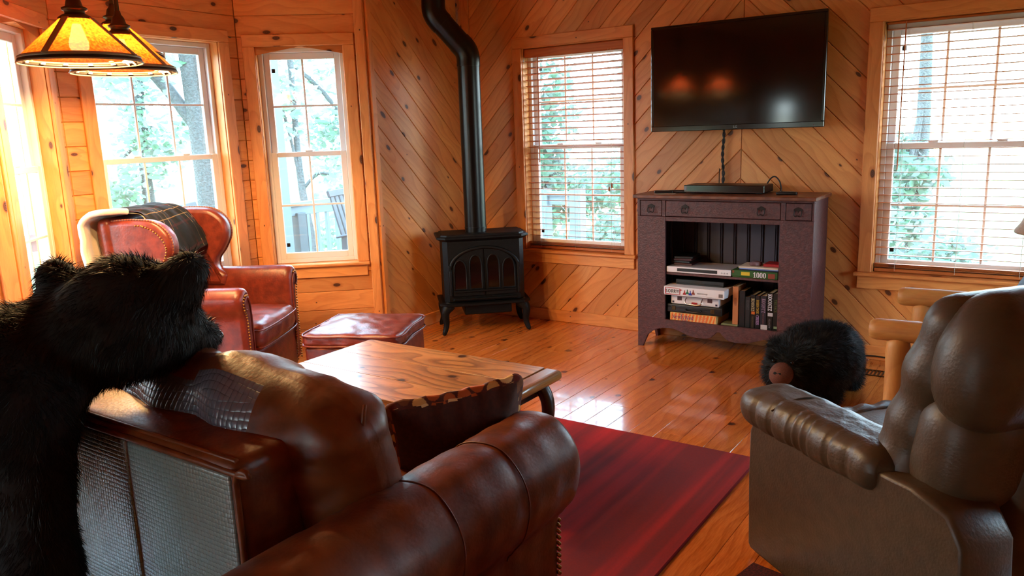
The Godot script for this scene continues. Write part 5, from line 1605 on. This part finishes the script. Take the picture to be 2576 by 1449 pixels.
func build_sofa() -> void:
	var c := Vector3(1.95, 0, 3.8)
	var o := at(-c.x, 0, -c.z)
	var t := thing("sofa", "brown leather sofa with rolled arms and a woven leather back, seen from behind", "sofa", at(c.x, 0, c.z))
	var L: Material = M.brown_leather
	put(t, "base", MB.new().puffy(o * at(1.95, 0.19, 3.78), Vector3(0.90, 0.11, 0.42), 0.02, Vector3.ZERO, 4), L)
	var bk := put(t, "back", MB.new().puffy(o * at(1.80, 0.455, 4.16), Vector3(0.83, 0.355, 0.095), 0.03, Vector3(0.01, 0.004, 0), 14, 0.003, 3.0, 6), L)
	for q in [[0.985, 1.575], [1.585, 2.197], [2.203, 2.612]]:
		put(bk, "woven_panel", MB.new().puffy(o * at((q[0] + q[1]) / 2, 0.445, 4.25), Vector3((q[1] - q[0]) / 2, 0.335, 0.009), 0.0085, Vector3(0, 0, 0.006), 12, 0.003, 4.0, 2), M.weave_fine)
	put(bk, "piping", MB.new().tube(curve3([Vector3(0.98, 0.785, 4.252), Vector3(1.8, 0.787, 4.256), Vector3(2.61, 0.785, 4.252), Vector3(2.624, 0.76, 4.252), Vector3(2.627, 0.4, 4.253), Vector3(2.627, 0.11, 4.25)], 6), 0.008, 8), L, o)
	put(bk, "piping", MB.new().tube(curve3([Vector3(0.98, 0.806, 4.236), Vector3(1.8, 0.808, 4.240), Vector3(2.615, 0.806, 4.236)], 6), 0.006, 8), L, o)
	for s in [1.0, -1.0]:
		var cx := 1.95
		var pl := curve2([Vector2(0.72, 0.30), Vector2(0.715, 0.45), Vector2(0.705, 0.55), Vector2(0.74, 0.64), Vector2(0.815, 0.672), Vector2(0.90, 0.665), Vector2(0.965, 0.60), Vector2(0.985, 0.52), Vector2(0.965, 0.43), Vector2(0.925, 0.375), Vector2(0.90, 0.32), Vector2(0.895, 0.09)], 5)
		pl.append(Vector2(0.72, 0.09))
		var poly := PackedVector2Array()
		for p in pl:
			poly.append(Vector2(cx + (p.x + 0.04) * s, p.y))
		var lv := [[3.318, 0.045], [3.322, 0.025], [3.332, 0.010], [3.352, 0.0]]
		for i in 40:
			lv.append([3.38 + i * 0.021, 0.0022 * sin(i * 0.9) * sin(i * 0.37) + 0.0015 + 0.004 * exp(-pow((3.38 + i * 0.021 - 3.62) / 0.02, 2.0)) + 0.004 * exp(-pow((3.38 + i * 0.021 - 3.90) / 0.02, 2.0))])
		lv.append_array([[4.30, 0.001], [4.42, 0.002], [4.44, 0.012]])
		var arm := put(t, "arm", MB.new().prism(o, poly, lv, Vector2(1, 0), Vector2.ZERO, true), L)
		for z in [3.62, 3.90]:
			var sm := PackedVector3Array()
			for i in range(8, 50):
				sm.append(Vector3(poly[i].x, poly[i].y, z))
			put(arm, "seam", MB.new().tube(sm, 0.0022, 6), L, o * at(0, -0.0045, 0))
		var nl := PackedVector3Array([Vector3(cx + s * 0.925, 0.10, 3.318), Vector3(cx + s * 0.928, 0.33, 3.318)])
		nails(arm, along(nl, 0.02), 0.007)
		arm.get_child(arm.get_child_count() - 1).transform = o
		var nl2 := PackedVector3Array([Vector3(cx + s * 0.937, 0.10, 3.345), Vector3(cx + s * 0.940, 0.33, 3.345)])
		nails(arm, along(nl2, 0.02), 0.007)
		arm.get_child(arm.get_child_count() - 1).transform = o
	for q in [[1.59, 0], [2.31, 1]]:
		put(t, "seat_cushion", MB.new().puffy(o * at(q[0], 0.385, 3.69), Vector3(0.355, 0.085, 0.355), 0.055, Vector3(0, 0.03, 0.01), 10, 0.01, 4.0, 3 + q[1]), L)
	var cush := func(xc: float, hw: float, sd: int) -> void:
		var xf := o * Transform3D(Basis(Vector3.RIGHT, 0.20), Vector3(xc, 0.665, 3.955))
		var hv := Vector3(hw, 0.25, 0.115)
		var pf := Vector3(0.012, 0.035, 0.055)
		var fold := func(q: Vector3, d: Vector3) -> Vector3:
			var e := q / hv
			q.y -= 0.035 * smoothstep(0.45, 1.0, absf(e.x)) * smoothstep(0.3, 1.0, e.y)
			q += d * 0.012 * sin(e.x * 9.0 + e.y * 4.0 + sd) * smoothstep(-0.2, 0.9, e.y) * (1.0 - absf(e.x) * 0.5)
			return q
		var is_weave := func(q: Vector3) -> bool: return q.z > 0.06 and q.x < hw * 0.40 and q.y > -0.12
		var cu := put(t, "back_cushion", MB.new().puffy(xf, hv, 0.10, pf, 34, 0.012, 5.0, sd, fold, func(q): return not is_weave.call(q)), L)
		put(cu, "woven_band", MB.new().puffy(xf, hv, 0.10, pf, 34, 0.012, 5.0, sd, fold, is_weave), M.weave)
		var rim := PackedVector3Array()
		for i in 25:
			var a := -PI * 0.5 + PI * i / 24.0
			rim.append(xf * Vector3(hw - 0.012 + 0.008 * cos(a), 0.235 * sin(a) - 0.02, 0.02 * sin(a * 3.0)))
		put(cu, "piping", MB.new().tube(rim, 0.006, 6), L)
	cush.call(1.46, 0.365, 4)
	cush.call(2.30, 0.47, 9)
	for x in [1.15, 2.78]:
		for z in [3.42, 4.14]:
			put(t, "foot", bx(x - 0.03, x + 0.03, 0.0115 if z < 4.0 and x > 1.3 else 0.0, 0.088, z - 0.03, z + 0.03, 0.006), M.dark_wood, o * at(0, 0.0, 0))
	# throw pillow leaning on the arm
	var X := Vector3(0.60, 0.085, -0.79).normalized()
	var Y := Vector3(0.22, 0.94, 0.25)
	var Z := X.cross(Y).normalized()
	Y = Z.cross(X)
	var px := Transform3D(Basis(X, Y, Z), Vector3(2.565, 0.555, 3.405))
	var p := thing("throw_pillow", "brown throw pillow with tan and rust dots leaning in the sofa corner", "pillow", px)
	var pinch := func(q: Vector3, _d: Vector3) -> Vector3:
		var e := Vector2(q.x / 0.215, q.y / 0.20)
		q.z *= 1.0 - 0.72 * pow(maxf(absf(e.x), absf(e.y)), 4.0)
		q.x *= 1.0 - 0.07 * (1.0 - e.y * e.y)
		q.y *= 1.0 - 0.09 * (1.0 - e.x * e.x)
		q.z += 0.004 * sin(q.x * 90.0) * smoothstep(0.2, 0.9, absf(e.y))
		return q
	var hp := Vector3(0.225, 0.205, 0.055)
	put(p, "back_cover", MB.new().puffy(Transform3D(), hp, 0.045, Vector3(0, 0, 0.05), 16, 0.004, 9.0, 3, pinch, func(q): return q.z > 0.022), M.pillow_back)
	put(p, "front_cover", MB.new().puffy(Transform3D(), hp, 0.045, Vector3(0, 0, 0.05), 16, 0.004, 9.0, 3, pinch, func(q): return q.z <= 0.022), M.pillow_dots)

func build_recliner() -> void:
	var xf := turned(Vector3(3.254, 0, 2.655), Vector3(0.61, 0, -0.79))
	var t := thing("recliner", "grey-brown padded recliner armchair in the right foreground, turned away from the camera", "armchair", xf)
	var L: Material = M.recliner
	var pleat := func(q: Vector3, d: Vector3) -> Vector3:
		var k := smoothstep(0.2, 0.8, -d.x) * smoothstep(-0.9, 0.1, d.y + 0.4)
		var s := sin(q.z * 62.0 + 1.5 * sin(q.z * 17.0))
		return q - d * 0.011 * (1.0 - smoothstep(0.0, 0.45, absf(s))) * k
	var pleat_r := func(q: Vector3, d: Vector3) -> Vector3:
		var k := smoothstep(0.2, 0.8, d.x)
		return q + d * 0.005 * sin(q.z * 60.0 + 2.0 * sin(q.z * 23.0)) * k
	put(t, "base", MB.new().puffy(at(0.467, 0.18, 0.40), Vector3(0.36, 0.15, 0.37), 0.03, Vector3.ZERO, 5), L)
	for s in [[0.0, pleat], [0.935, pleat_r]]:
		var x: float = s[0]
		var sg := 1.0 if x < 0.4 else -1.0
		var sx := Transform3D(Basis(Vector3(0, 0, 1), Vector3.UP, Vector3(-1, 0, 0)), Vector3(x + sg * 0.09, 0, 0))
		put(t, "side_panel", MB.new().prism(sx, PackedVector2Array([Vector2(-0.004, 0.03), Vector2(0.01, 0.014), Vector2(0.05, 0.0105), Vector2(0.80, 0.0105), Vector2(0.85, 0.04), Vector2(0.88, 0.28), Vector2(0.87, 0.46), Vector2(0.82, 0.53), Vector2(0.70, 0.555), Vector2(0.50, 0.55), Vector2(0.25, 0.54), Vector2(0.03, 0.53), Vector2(-0.008, 0.46), Vector2(-0.012, 0.28)]), [[-0.085, 0.02], [-0.08, 0.008], [-0.065, 0.0], [0.072, 0.0], [0.082, 0.003], [0.088, 0.008], [0.090, 0.014]], Vector2(1, 0), Vector2.ZERO, true), L)
		var pad := put(t, "arm_pad", MB.new().puffy(at(x + sg * 0.085, 0.535, 0.27), Vector3(0.112, 0.068, 0.33), 0.062, Vector3(0, 0.006, 0.01), 44, 0.005, 8.0, 11, s[1]), L)
		put(pad, "seam", MB.new().tube(curve3([Vector3(x - sg * 0.02, 0.575, 0.14), Vector3(x + sg * 0.05, 0.606, 0.155), Vector3(x + sg * 0.12, 0.608, 0.165), Vector3(x + sg * 0.185, 0.575, 0.175)], 6), 0.003, 6), L)
	var seat := put(t, "seat_cushion", MB.new().puffy(at(0.467, 0.385, 0.27), Vector3(0.275, 0.07, 0.30), 0.06, Vector3(0, 0.02, 0), 12, 0.006, 6.0, 5), L)
	put(seat, "front_roll", MB.new().puffy(at(0.467, 0.42, -0.015), Vector3(0.275, 0.045, 0.05), 0.043, Vector3.ZERO, 24, 0.005, 14.0, 6, func(q, d): return q + d * 0.004 * sin(q.x * 70.0 + q.z * 60.0)), L)
	put(t, "footrest", MB.new().puffy(at(0.467, 0.21, -0.03), Vector3(0.275, 0.14, 0.03), 0.025, Vector3(0, 0, 0.01), 8, 0.004, 6.0, 4), L)
	var lean := Basis(Vector3.RIGHT, 0.21)
	var bxf := Transform3D(lean, Vector3(0.467, 0.31, 0.53))
	var W := func(x: float, y: float, z: float) -> Vector3: return bxf * Vector3(x, y, z)
	var bar := func(hw: float, y: float, z: float, r: float) -> Array: return [W.call(-hw, y, z), W.call(hw, y, z), r, r]
	put(t, "front_cushion", MB.new().blob([bar.call(0.30, 0.66, 0.0, 0.09), bar.call(0.31, 0.52, -0.01, 0.10), bar.call(0.315, 0.36, -0.02, 0.10), bar.call(0.335, 0.20, -0.02, 0.115), bar.call(0.335, 0.08, 0.0, 0.115)], 0.07, 0.014), L)
	put(t, "head_cushion", MB.new().blob([bar.call(0.31, 0.62, 0.10, 0.11), bar.call(0.315, 0.53, 0.115, 0.105), bar.call(0.27, 0.69, 0.085, 0.10)], 0.08, 0.014), L)
	put(t, "shoulder_cushion", MB.new().blob([bar.call(0.295, 0.40, 0.10, 0.115), bar.call(0.30, 0.30, 0.11, 0.115), [W.call(-0.29, 0.42, 0.08), W.call(-0.31, 0.05, 0.10), 0.10, 0.10], [W.call(0.29, 0.42, 0.08), W.call(0.31, 0.05, 0.10), 0.10, 0.10]], 0.05, 0.014), L)
	put(t, "back_shell", MB.new().blob([[W.call(-0.14, 0.40, 0.17), W.call(-0.15, -0.06, 0.18), 0.10, 0.135], [W.call(0.14, 0.40, 0.17), W.call(0.15, -0.06, 0.18), 0.10, 0.135], [W.call(-0.28, 0.0, 0.15), W.call(0.28, 0.0, 0.15), 0.12, 0.12]], 0.04, 0.014), L)

func round_log(par: Node, called: String, a: Vector3, b: Vector3, r: float) -> void:
	var n := (b - a).normalized()
	var path := PackedVector3Array([a, a + n * 0.012, a + n * 0.03])
	var rad := PackedFloat32Array([r * 0.72, r * 0.93, r])
	for i in range(1, 8):
		path.append(a.lerp(b, i / 8.0))
		rad.append(r * (1.0 + 0.03 * sin(i * 2.3 + r * 90.0)))
	path.append_array(PackedVector3Array([b - n * 0.03, b - n * 0.012, b]))
	rad.append_array(PackedFloat32Array([r, r * 0.93, r * 0.72]))
	put(par, called, MB.new().tube(path, rad, 16), M.log)

func build_log_chair() -> void:
	var c := Vector3(3.9, 0, 1.24)
	var t := thing("log_chair", "peeled log armchair with thick round rails under the large right window", "armchair", at(c.x, 0, c.z))
	for z in [0.37, -0.37]:
		round_log(t, "arm_rail", Vector3(-0.46, 0.60, z), Vector3(0.36, 0.605, z), 0.047)
		round_log(t, "post", Vector3(-0.345, 0.0, z), Vector3(-0.345, 0.568, z), 0.048)
		round_log(t, "post", Vector3(0.33, 0.0, z * 0.88), Vector3(0.36, 0.95, z * 0.88), 0.048)
		round_log(t, "side_rail", Vector3(-0.33, 0.25, z), Vector3(0.33, 0.25, z * 0.9), 0.036)
	for y in [0.42, 0.66, 0.88]:
		round_log(t, "back_rail", Vector3(0.345, y, -0.32), Vector3(0.345, y, 0.32), 0.034)
	for y in [0.25]:
		round_log(t, "front_rail", Vector3(-0.34, y, -0.36), Vector3(-0.34, y, 0.36), 0.04)
	put(t, "seat_pad", MB.new().puffy(at(0.0, 0.375, 0), Vector3(0.30, 0.085, 0.305), 0.05, Vector3(0, 0.02, 0), 8, 0.005, 6.0, 4), M.red_cloth)
	var cu := thing("cushion", "grey-blue cushion on the log chair, only its top showing at the right edge", "cushion", at(4.02, 0.472, 1.30))
	put(cu, "cover", MB.new().puffy(Transform3D(Basis(Vector3.BACK, -0.22), Vector3(0.02, 0.185, 0)), Vector3(0.085, 0.165, 0.25), 0.07, Vector3(0.03, 0.01, 0.01), 10, 0.008, 6.0, 6), M.blue_cloth)
	put(cu, "piping", MB.new().tube(curve3([Vector3(0.05, 0.345, -0.22), Vector3(0.07, 0.358, 0.0), Vector3(0.05, 0.345, 0.22)], 6), 0.006, 6), M.blue_cloth)
	var lp := thing("floor_lamp", "standing lamp with a beige flared shade, barely in view at the right edge", "lamp", at(4.11, 0, 0.42))
	put(lp, "base", MB.new().lathe(Transform3D(), PackedVector2Array([Vector2(0, 0), Vector2(0.13, 0), Vector2(0.135, 0.012), Vector2(0.10, 0.024), Vector2(0.02, 0.035), Vector2(0, 0.036)]), 24), M.band)
	put(lp, "pole", MB.new().tube(PackedVector3Array([Vector3(0, 0.03, 0), Vector3(0, 1.1, 0)]), 0.011, 10), M.band)
	put(lp, "shade", MB.new().lathe(at(0, 0.893, 0), PackedVector2Array([Vector2(0.206, 0.002), Vector2(0.212, 0.0), Vector2(0.212, 0.012), Vector2(0.185, 0.05), Vector2(0.11, 0.24), Vector2(0.108, 0.24), Vector2(0.182, 0.05), Vector2(0.208, 0.012)]), 32), M.shade_cloth)


# ---------- bears ----------
func build_stool_bear() -> void:
	var c := Vector3(3.02, 0, 0.82)
	var t := thing("bear_footstool", "small fluffy black bear footstool with a pinkish-brown muzzle, standing before the cabinet", "footstool", at(c.x, 0, c.z))
	var bones := [
		[Vector3(0.06, 0.205, -0.12), Vector3(0.0, 0.205, 0.12), 0.172, 0.168],
		[Vector3(-0.02, 0.205, 0.0), Vector3(0.06, 0.205, 0.0), 0.172, 0.172],
		[Vector3(-0.06, 0.215, 0.22), Vector3(-0.07, 0.19, 0.27), 0.125, 0.115],
		[Vector3(-0.155, 0.30, 0.20), Vector3(-0.165, 0.31, 0.20), 0.035, 0.03],
		[Vector3(0.04, 0.30, 0.22), Vector3(0.05, 0.31, 0.22), 0.035, 0.03],
		[Vector3(-0.10, 0.12, 0.14), Vector3(-0.11, 0.05, 0.15), 0.065, 0.05],
		[Vector3(0.13, 0.12, 0.14), Vector3(0.14, 0.05, 0.15), 0.065, 0.05],
		[Vector3(-0.04, 0.12, -0.2), Vector3(-0.05, 0.05, -0.2), 0.065, 0.05],
		[Vector3(0.17, 0.12, -0.16), Vector3(0.18, 0.05, -0.16), 0.065, 0.05]]
	var mesh := MB.new().blob(bones, 0.05, 0.016).done(M.fur_skin)
	var body := put_mesh(t, "body", mesh)
	fur(t, mesh, 34000, M.fur, 0.042, Vector3(0.1, -0.55, -0.75), 0.0024, 0.8, func(p): return p.distance_to(Vector3(-0.065, 0.20, 0.36)) < 0.062)
	var mz := put(t, "muzzle", MB.new().blob([[Vector3(-0.067, 0.200, 0.345), Vector3(-0.07, 0.196, 0.378), 0.064, 0.058]], 0.01, 0.008), M.muzzle)
	put(mz, "nose", MB.new().blob([[Vector3(-0.083, 0.214, 0.418), Vector3(-0.061, 0.214, 0.418), 0.014, 0.014], [Vector3(-0.072, 0.205, 0.42), Vector3(-0.072, 0.196, 0.42), 0.010, 0.007]], 0.006, 0.004), M.fur_skin)
	put(mz, "mouth", MB.new().tube(curve3([Vector3(-0.095, 0.178, 0.420), Vector3(-0.072, 0.186, 0.426), Vector3(-0.072, 0.196, 0.427), Vector3(-0.072, 0.186, 0.426), Vector3(-0.048, 0.178, 0.420)], 4), 0.0028, 6), M.fur_skin)
	for x in [-0.112, -0.018]:
		put(t, "eye", MB.new().blob([[Vector3(x, 0.262, 0.352), Vector3(x, 0.262, 0.354), 0.012, 0.012]], 0.004, 0.004), M.eye)
	body.name = "body"

func build_big_bear() -> void:
	var c := Vector3(1.7, 0, 4.55)
	var o := -c
	var t := thing("plush_bear", "life-size black plush bear on all fours, its head resting over the sofa back", "bear", at(c.x, 0, c.z))
	var V := func(x: float, y: float, z: float) -> Vector3: return Vector3(x, y, z) + o
	var head: Vector3 = V.call(2.10, 1.045, 4.155)
	var fw := Vector3(-0.18, -0.30, -0.92).normalized()
	var bones := [
		[head + Vector3(0, 0.01, 0), head + fw * 0.05 + Vector3(0, 0.015, 0), 0.158, 0.14],
		[head + fw * 0.10 + Vector3(0, -0.02, 0), head + fw * 0.25 + Vector3(0, -0.02, 0), 0.085, 0.055],
		[head + Vector3(0, 0.06, 0), head + Vector3(0.0, 0.075, 0), 0.095, 0.08],
		[V.call(1.925, 1.12, 4.215), V.call(1.905, 1.165, 4.225), 0.055, 0.05],
		[V.call(2.235, 1.14, 4.080), V.call(2.262, 1.185, 4.072), 0.058, 0.05],
		[head + Vector3(-0.07, -0.03, 0.06), V.call(1.80, 0.90, 4.45), 0.12, 0.185],
		[V.call(1.88, 0.88, 4.44), V.call(1.20, 0.86, 4.62), 0.22, 0.235],
		[V.call(1.55, 0.92, 4.55), V.call(1.25, 0.90, 4.62), 0.215, 0.22],
		[V.call(2.03, 0.86, 4.42), V.call(2.10, 0.48, 4.465), 0.125, 0.088],
		[V.call(2.10, 0.48, 4.465), V.call(2.14, 0.09, 4.475), 0.088, 0.072],
		[V.call(2.14, 0.075, 4.475), V.call(2.20, 0.065, 4.43), 0.062, 0.05],
		[V.call(1.76, 0.80, 4.66), V.call(1.82, 0.45, 4.72), 0.11, 0.085],
		[V.call(1.82, 0.45, 4.72), V.call(1.86, 0.08, 4.72), 0.085, 0.07],
		[V.call(1.22, 0.75, 4.52), V.call(1.16, 0.42, 4.50), 0.14, 0.095],
		[V.call(1.16, 0.42, 4.50), V.call(1.20, 0.08, 4.50), 0.09, 0.07],
		[V.call(1.14, 0.75, 4.76), V.call(1.08, 0.42, 4.80), 0.14, 0.095],
		[V.call(1.08, 0.42, 4.80), V.call(1.12, 0.08, 4.80), 0.09, 0.07]]
	var mesh := MB.new().blob(bones, 0.07, 0.022).done(M.fur_skin)
	put_mesh(t, "body", mesh)
	fur(t, mesh, 130000, M.fur, 0.03, Vector3(-0.35, -0.7, 0.25).normalized(), 0.0022, 1.3)
	var nz: Vector3 = head + fw * 0.305 + Vector3(0, -0.02, 0)
	put(t, "nose", MB.new().blob([[nz, nz + Vector3(0, -0.006, 0), 0.026, 0.02]], 0.005, 0.006), M.eye)
	for s in [-1.0, 1.0]:
		var e: Vector3 = head + fw * 0.155 + fw.cross(Vector3.UP).normalized() * 0.062 * s + Vector3(0, 0.045, 0)
		put(t, "eye", MB.new().blob([[e, e + fw * 0.002, 0.013, 0.013]], 0.004, 0.004), M.eye)

# ---------- hanging lamp ----------
func build_chandelier() -> void:
	var hub := Vector3(0.66, 2.36, 3.30)
	var t := thing("chandelier", "bronze hanging lamp with three amber mica cone shades and pale cut-out shapes round the rims", "lamp", at(hub.x, hub.y, hub.z))
	put(t, "stem", MB.new().tube(PackedVector3Array([Vector3(0, 0, 0), Vector3(0, WALL_H - hub.y, 0)]), 0.011, 10), M.brass)
	put(t, "canopy", MB.new().lathe(at(0, WALL_H - hub.y - 0.032, 0), PackedVector2Array([Vector2(0, 0), Vector2(0.05, 0.002), Vector2(0.075, 0.018), Vector2(0.08, 0.031), Vector2(0, 0.031)]), 24), M.brass)
	put(t, "hub", MB.new().lathe(at(0, -0.05, 0), PackedVector2Array([Vector2(0, 0), Vector2(0.02, 0.008), Vector2(0.034, 0.035), Vector2(0.034, 0.06), Vector2(0.016, 0.085), Vector2(0, 0.09)]), 16), M.brass)
	var spots := [Vector3(1.009, 1.809, 3.602), Vector3(0.702, 1.807, 3.257), Vector3(0.225, 1.917, 3.002)]
	for i in 3:
		var p: Vector3 = spots[i] - hub
		var top := p + Vector3(0, 0.245, 0)
		var mid := Vector3(p.x * 0.55, 0.06, p.z * 0.55)
		put(t, "arm", MB.new().tube(curve3([Vector3.ZERO, mid, Vector3(p.x, 0.03, p.z), top + Vector3(0, 0.04, 0), top], 8), 0.0095, 9), M.brass)
		var k := at(p.x, p.y, p.z)
		put(t, "socket", MB.new().lathe(k, PackedVector2Array([Vector2(0.058, 0.150), Vector2(0.06, 0.156), Vector2(0.046, 0.166), Vector2(0.034, 0.172), Vector2(0.036, 0.180), Vector2(0.044, 0.184), Vector2(0.044, 0.192), Vector2(0.030, 0.198), Vector2(0.024, 0.222), Vector2(0.014, 0.236), Vector2(0.012, 0.25), Vector2(0, 0.252)]), 20), M.brass)
		var sh := put(t, "shade", MB.new().lathe(k, PackedVector2Array([Vector2(0.2040, 0.015), Vector2(0.056, 0.152), Vector2(0.054, 0.151), Vector2(0.2010, 0.014), Vector2(0.2040, 0.015)]), 40), M.mica)
		put(sh, "ring", MB.new().lathe(k, PackedVector2Array([Vector2(0.202, 0.008), Vector2(0.2075, 0.008), Vector2(0.2070, 0.017), Vector2(0.200, 0.021), Vector2(0.202, 0.008)]), 40), M.strap)
		put(sh, "rim_band", MB.new().lathe(k, PackedVector2Array([Vector2(0.2095, -0.006), Vector2(0.2130, -0.006), Vector2(0.2075, 0.0085), Vector2(0.2035, 0.0085), Vector2(0.2095, -0.006)]), 40), M.band)
		put(sh, "rim_edge", MB.new().tube(ring_path(p + Vector3(0, -0.004, 0), 0.211, 40), 0.0035, 6, false), M.strap)
		for a in 4:
			var an := a * TAU / 4.0 + 1.05 + i * 0.2
			var dir := Vector3(cos(an), 0, sin(an))
			var pa := p + dir * 0.060 + Vector3(0, 0.152, 0)
			var pb := p + dir * 0.2055 + Vector3(0, 0.017, 0)
			var sd := dir.cross(Vector3.UP)
			var nrm := (dir * 0.137 + Vector3.UP * 0.148).normalized()
			var dn := (pb - pa).normalized()
			put(sh, "strap", MB.new().box(Transform3D(Basis(sd, nrm.cross(sd), nrm), (pa + pb) / 2 + nrm * 0.003), Vector3(0.013, pa.distance_to(pb) / 2, 0.0018), 0.001), M.strap)
			put(sh, "strap_foot", MB.new().lathe(at(pb.x, pb.y - 0.003, pb.z), PackedVector2Array([Vector2(0, 0), Vector2(0.012, 0.0), Vector2(0.014, 0.004), Vector2(0, 0.008)]), 10), M.strap)
		# pale cut-outs round the band, facing both ways
		for a in 14:
			var an := a * TAU / 14.0 + 0.2
			var dir := Vector3(cos(an), 0, sin(an))
			var sd := Vector3.UP.cross(dir)
			var up := (Vector3.UP * 0.137 - dir * 0.148).normalized()
			var mid2 := p + dir * 0.1975 + Vector3(0, 0.012, 0)
			var big := a % 7 == 3
			var pl: PackedVector2Array = PackedVector2Array([Vector2(-0.010, -0.004), Vector2(0.010, -0.004), Vector2(0.007, 0.004), Vector2(-0.006, 0.004)])
			if big:   # a walking bear outline
				pl = PackedVector2Array([Vector2(-0.032, -0.012), Vector2(-0.022, -0.012), Vector2(-0.016, -0.002), Vector2(0.008, -0.002), Vector2(0.012, -0.012), Vector2(0.022, -0.012), Vector2(0.026, 0.002), Vector2(0.038, 0.001), Vector2(0.040, 0.006), Vector2(0.030, 0.013), Vector2(0.014, 0.014), Vector2(-0.018, 0.014), Vector2(-0.031, 0.006)])
			put(sh, "cut_out", MB.new().prism(Transform3D(Basis(sd, up, sd.cross(up)), mid2), pl, [[-0.0095, 0.0], [-0.0065, 0.0]]), M.cutout)
		put(t, "bulb", MB.new().lathe(k, PackedVector2Array([Vector2(0, 0.022), Vector2(0.020, 0.028), Vector2(0.033, 0.050), Vector2(0.034, 0.070), Vector2(0.024, 0.100), Vector2(0.014, 0.135), Vector2(0, 0.138)]), 16), M.bulb)
		var li := OmniLight3D.new()
		li.name = "bulb_light"
		li.light_color = Color(1.0, 0.82, 0.54)
		li.light_energy = LAMP
		li.light_size = 0.03
		li.omni_range = 14.0
		li.omni_attenuation = 2.0
		li.shadow_enabled = true
		li.position = p + Vector3(0, 0.06, 0)
		t.add_child(li, true)

func ring_path(c: Vector3, r: float, n: int) -> PackedVector3Array:
	var o := PackedVector3Array()
	for i in n + 1:
		var a := TAU * i / n
		o.append(c + Vector3(cos(a) * r, 0, sin(a) * r))
	return o
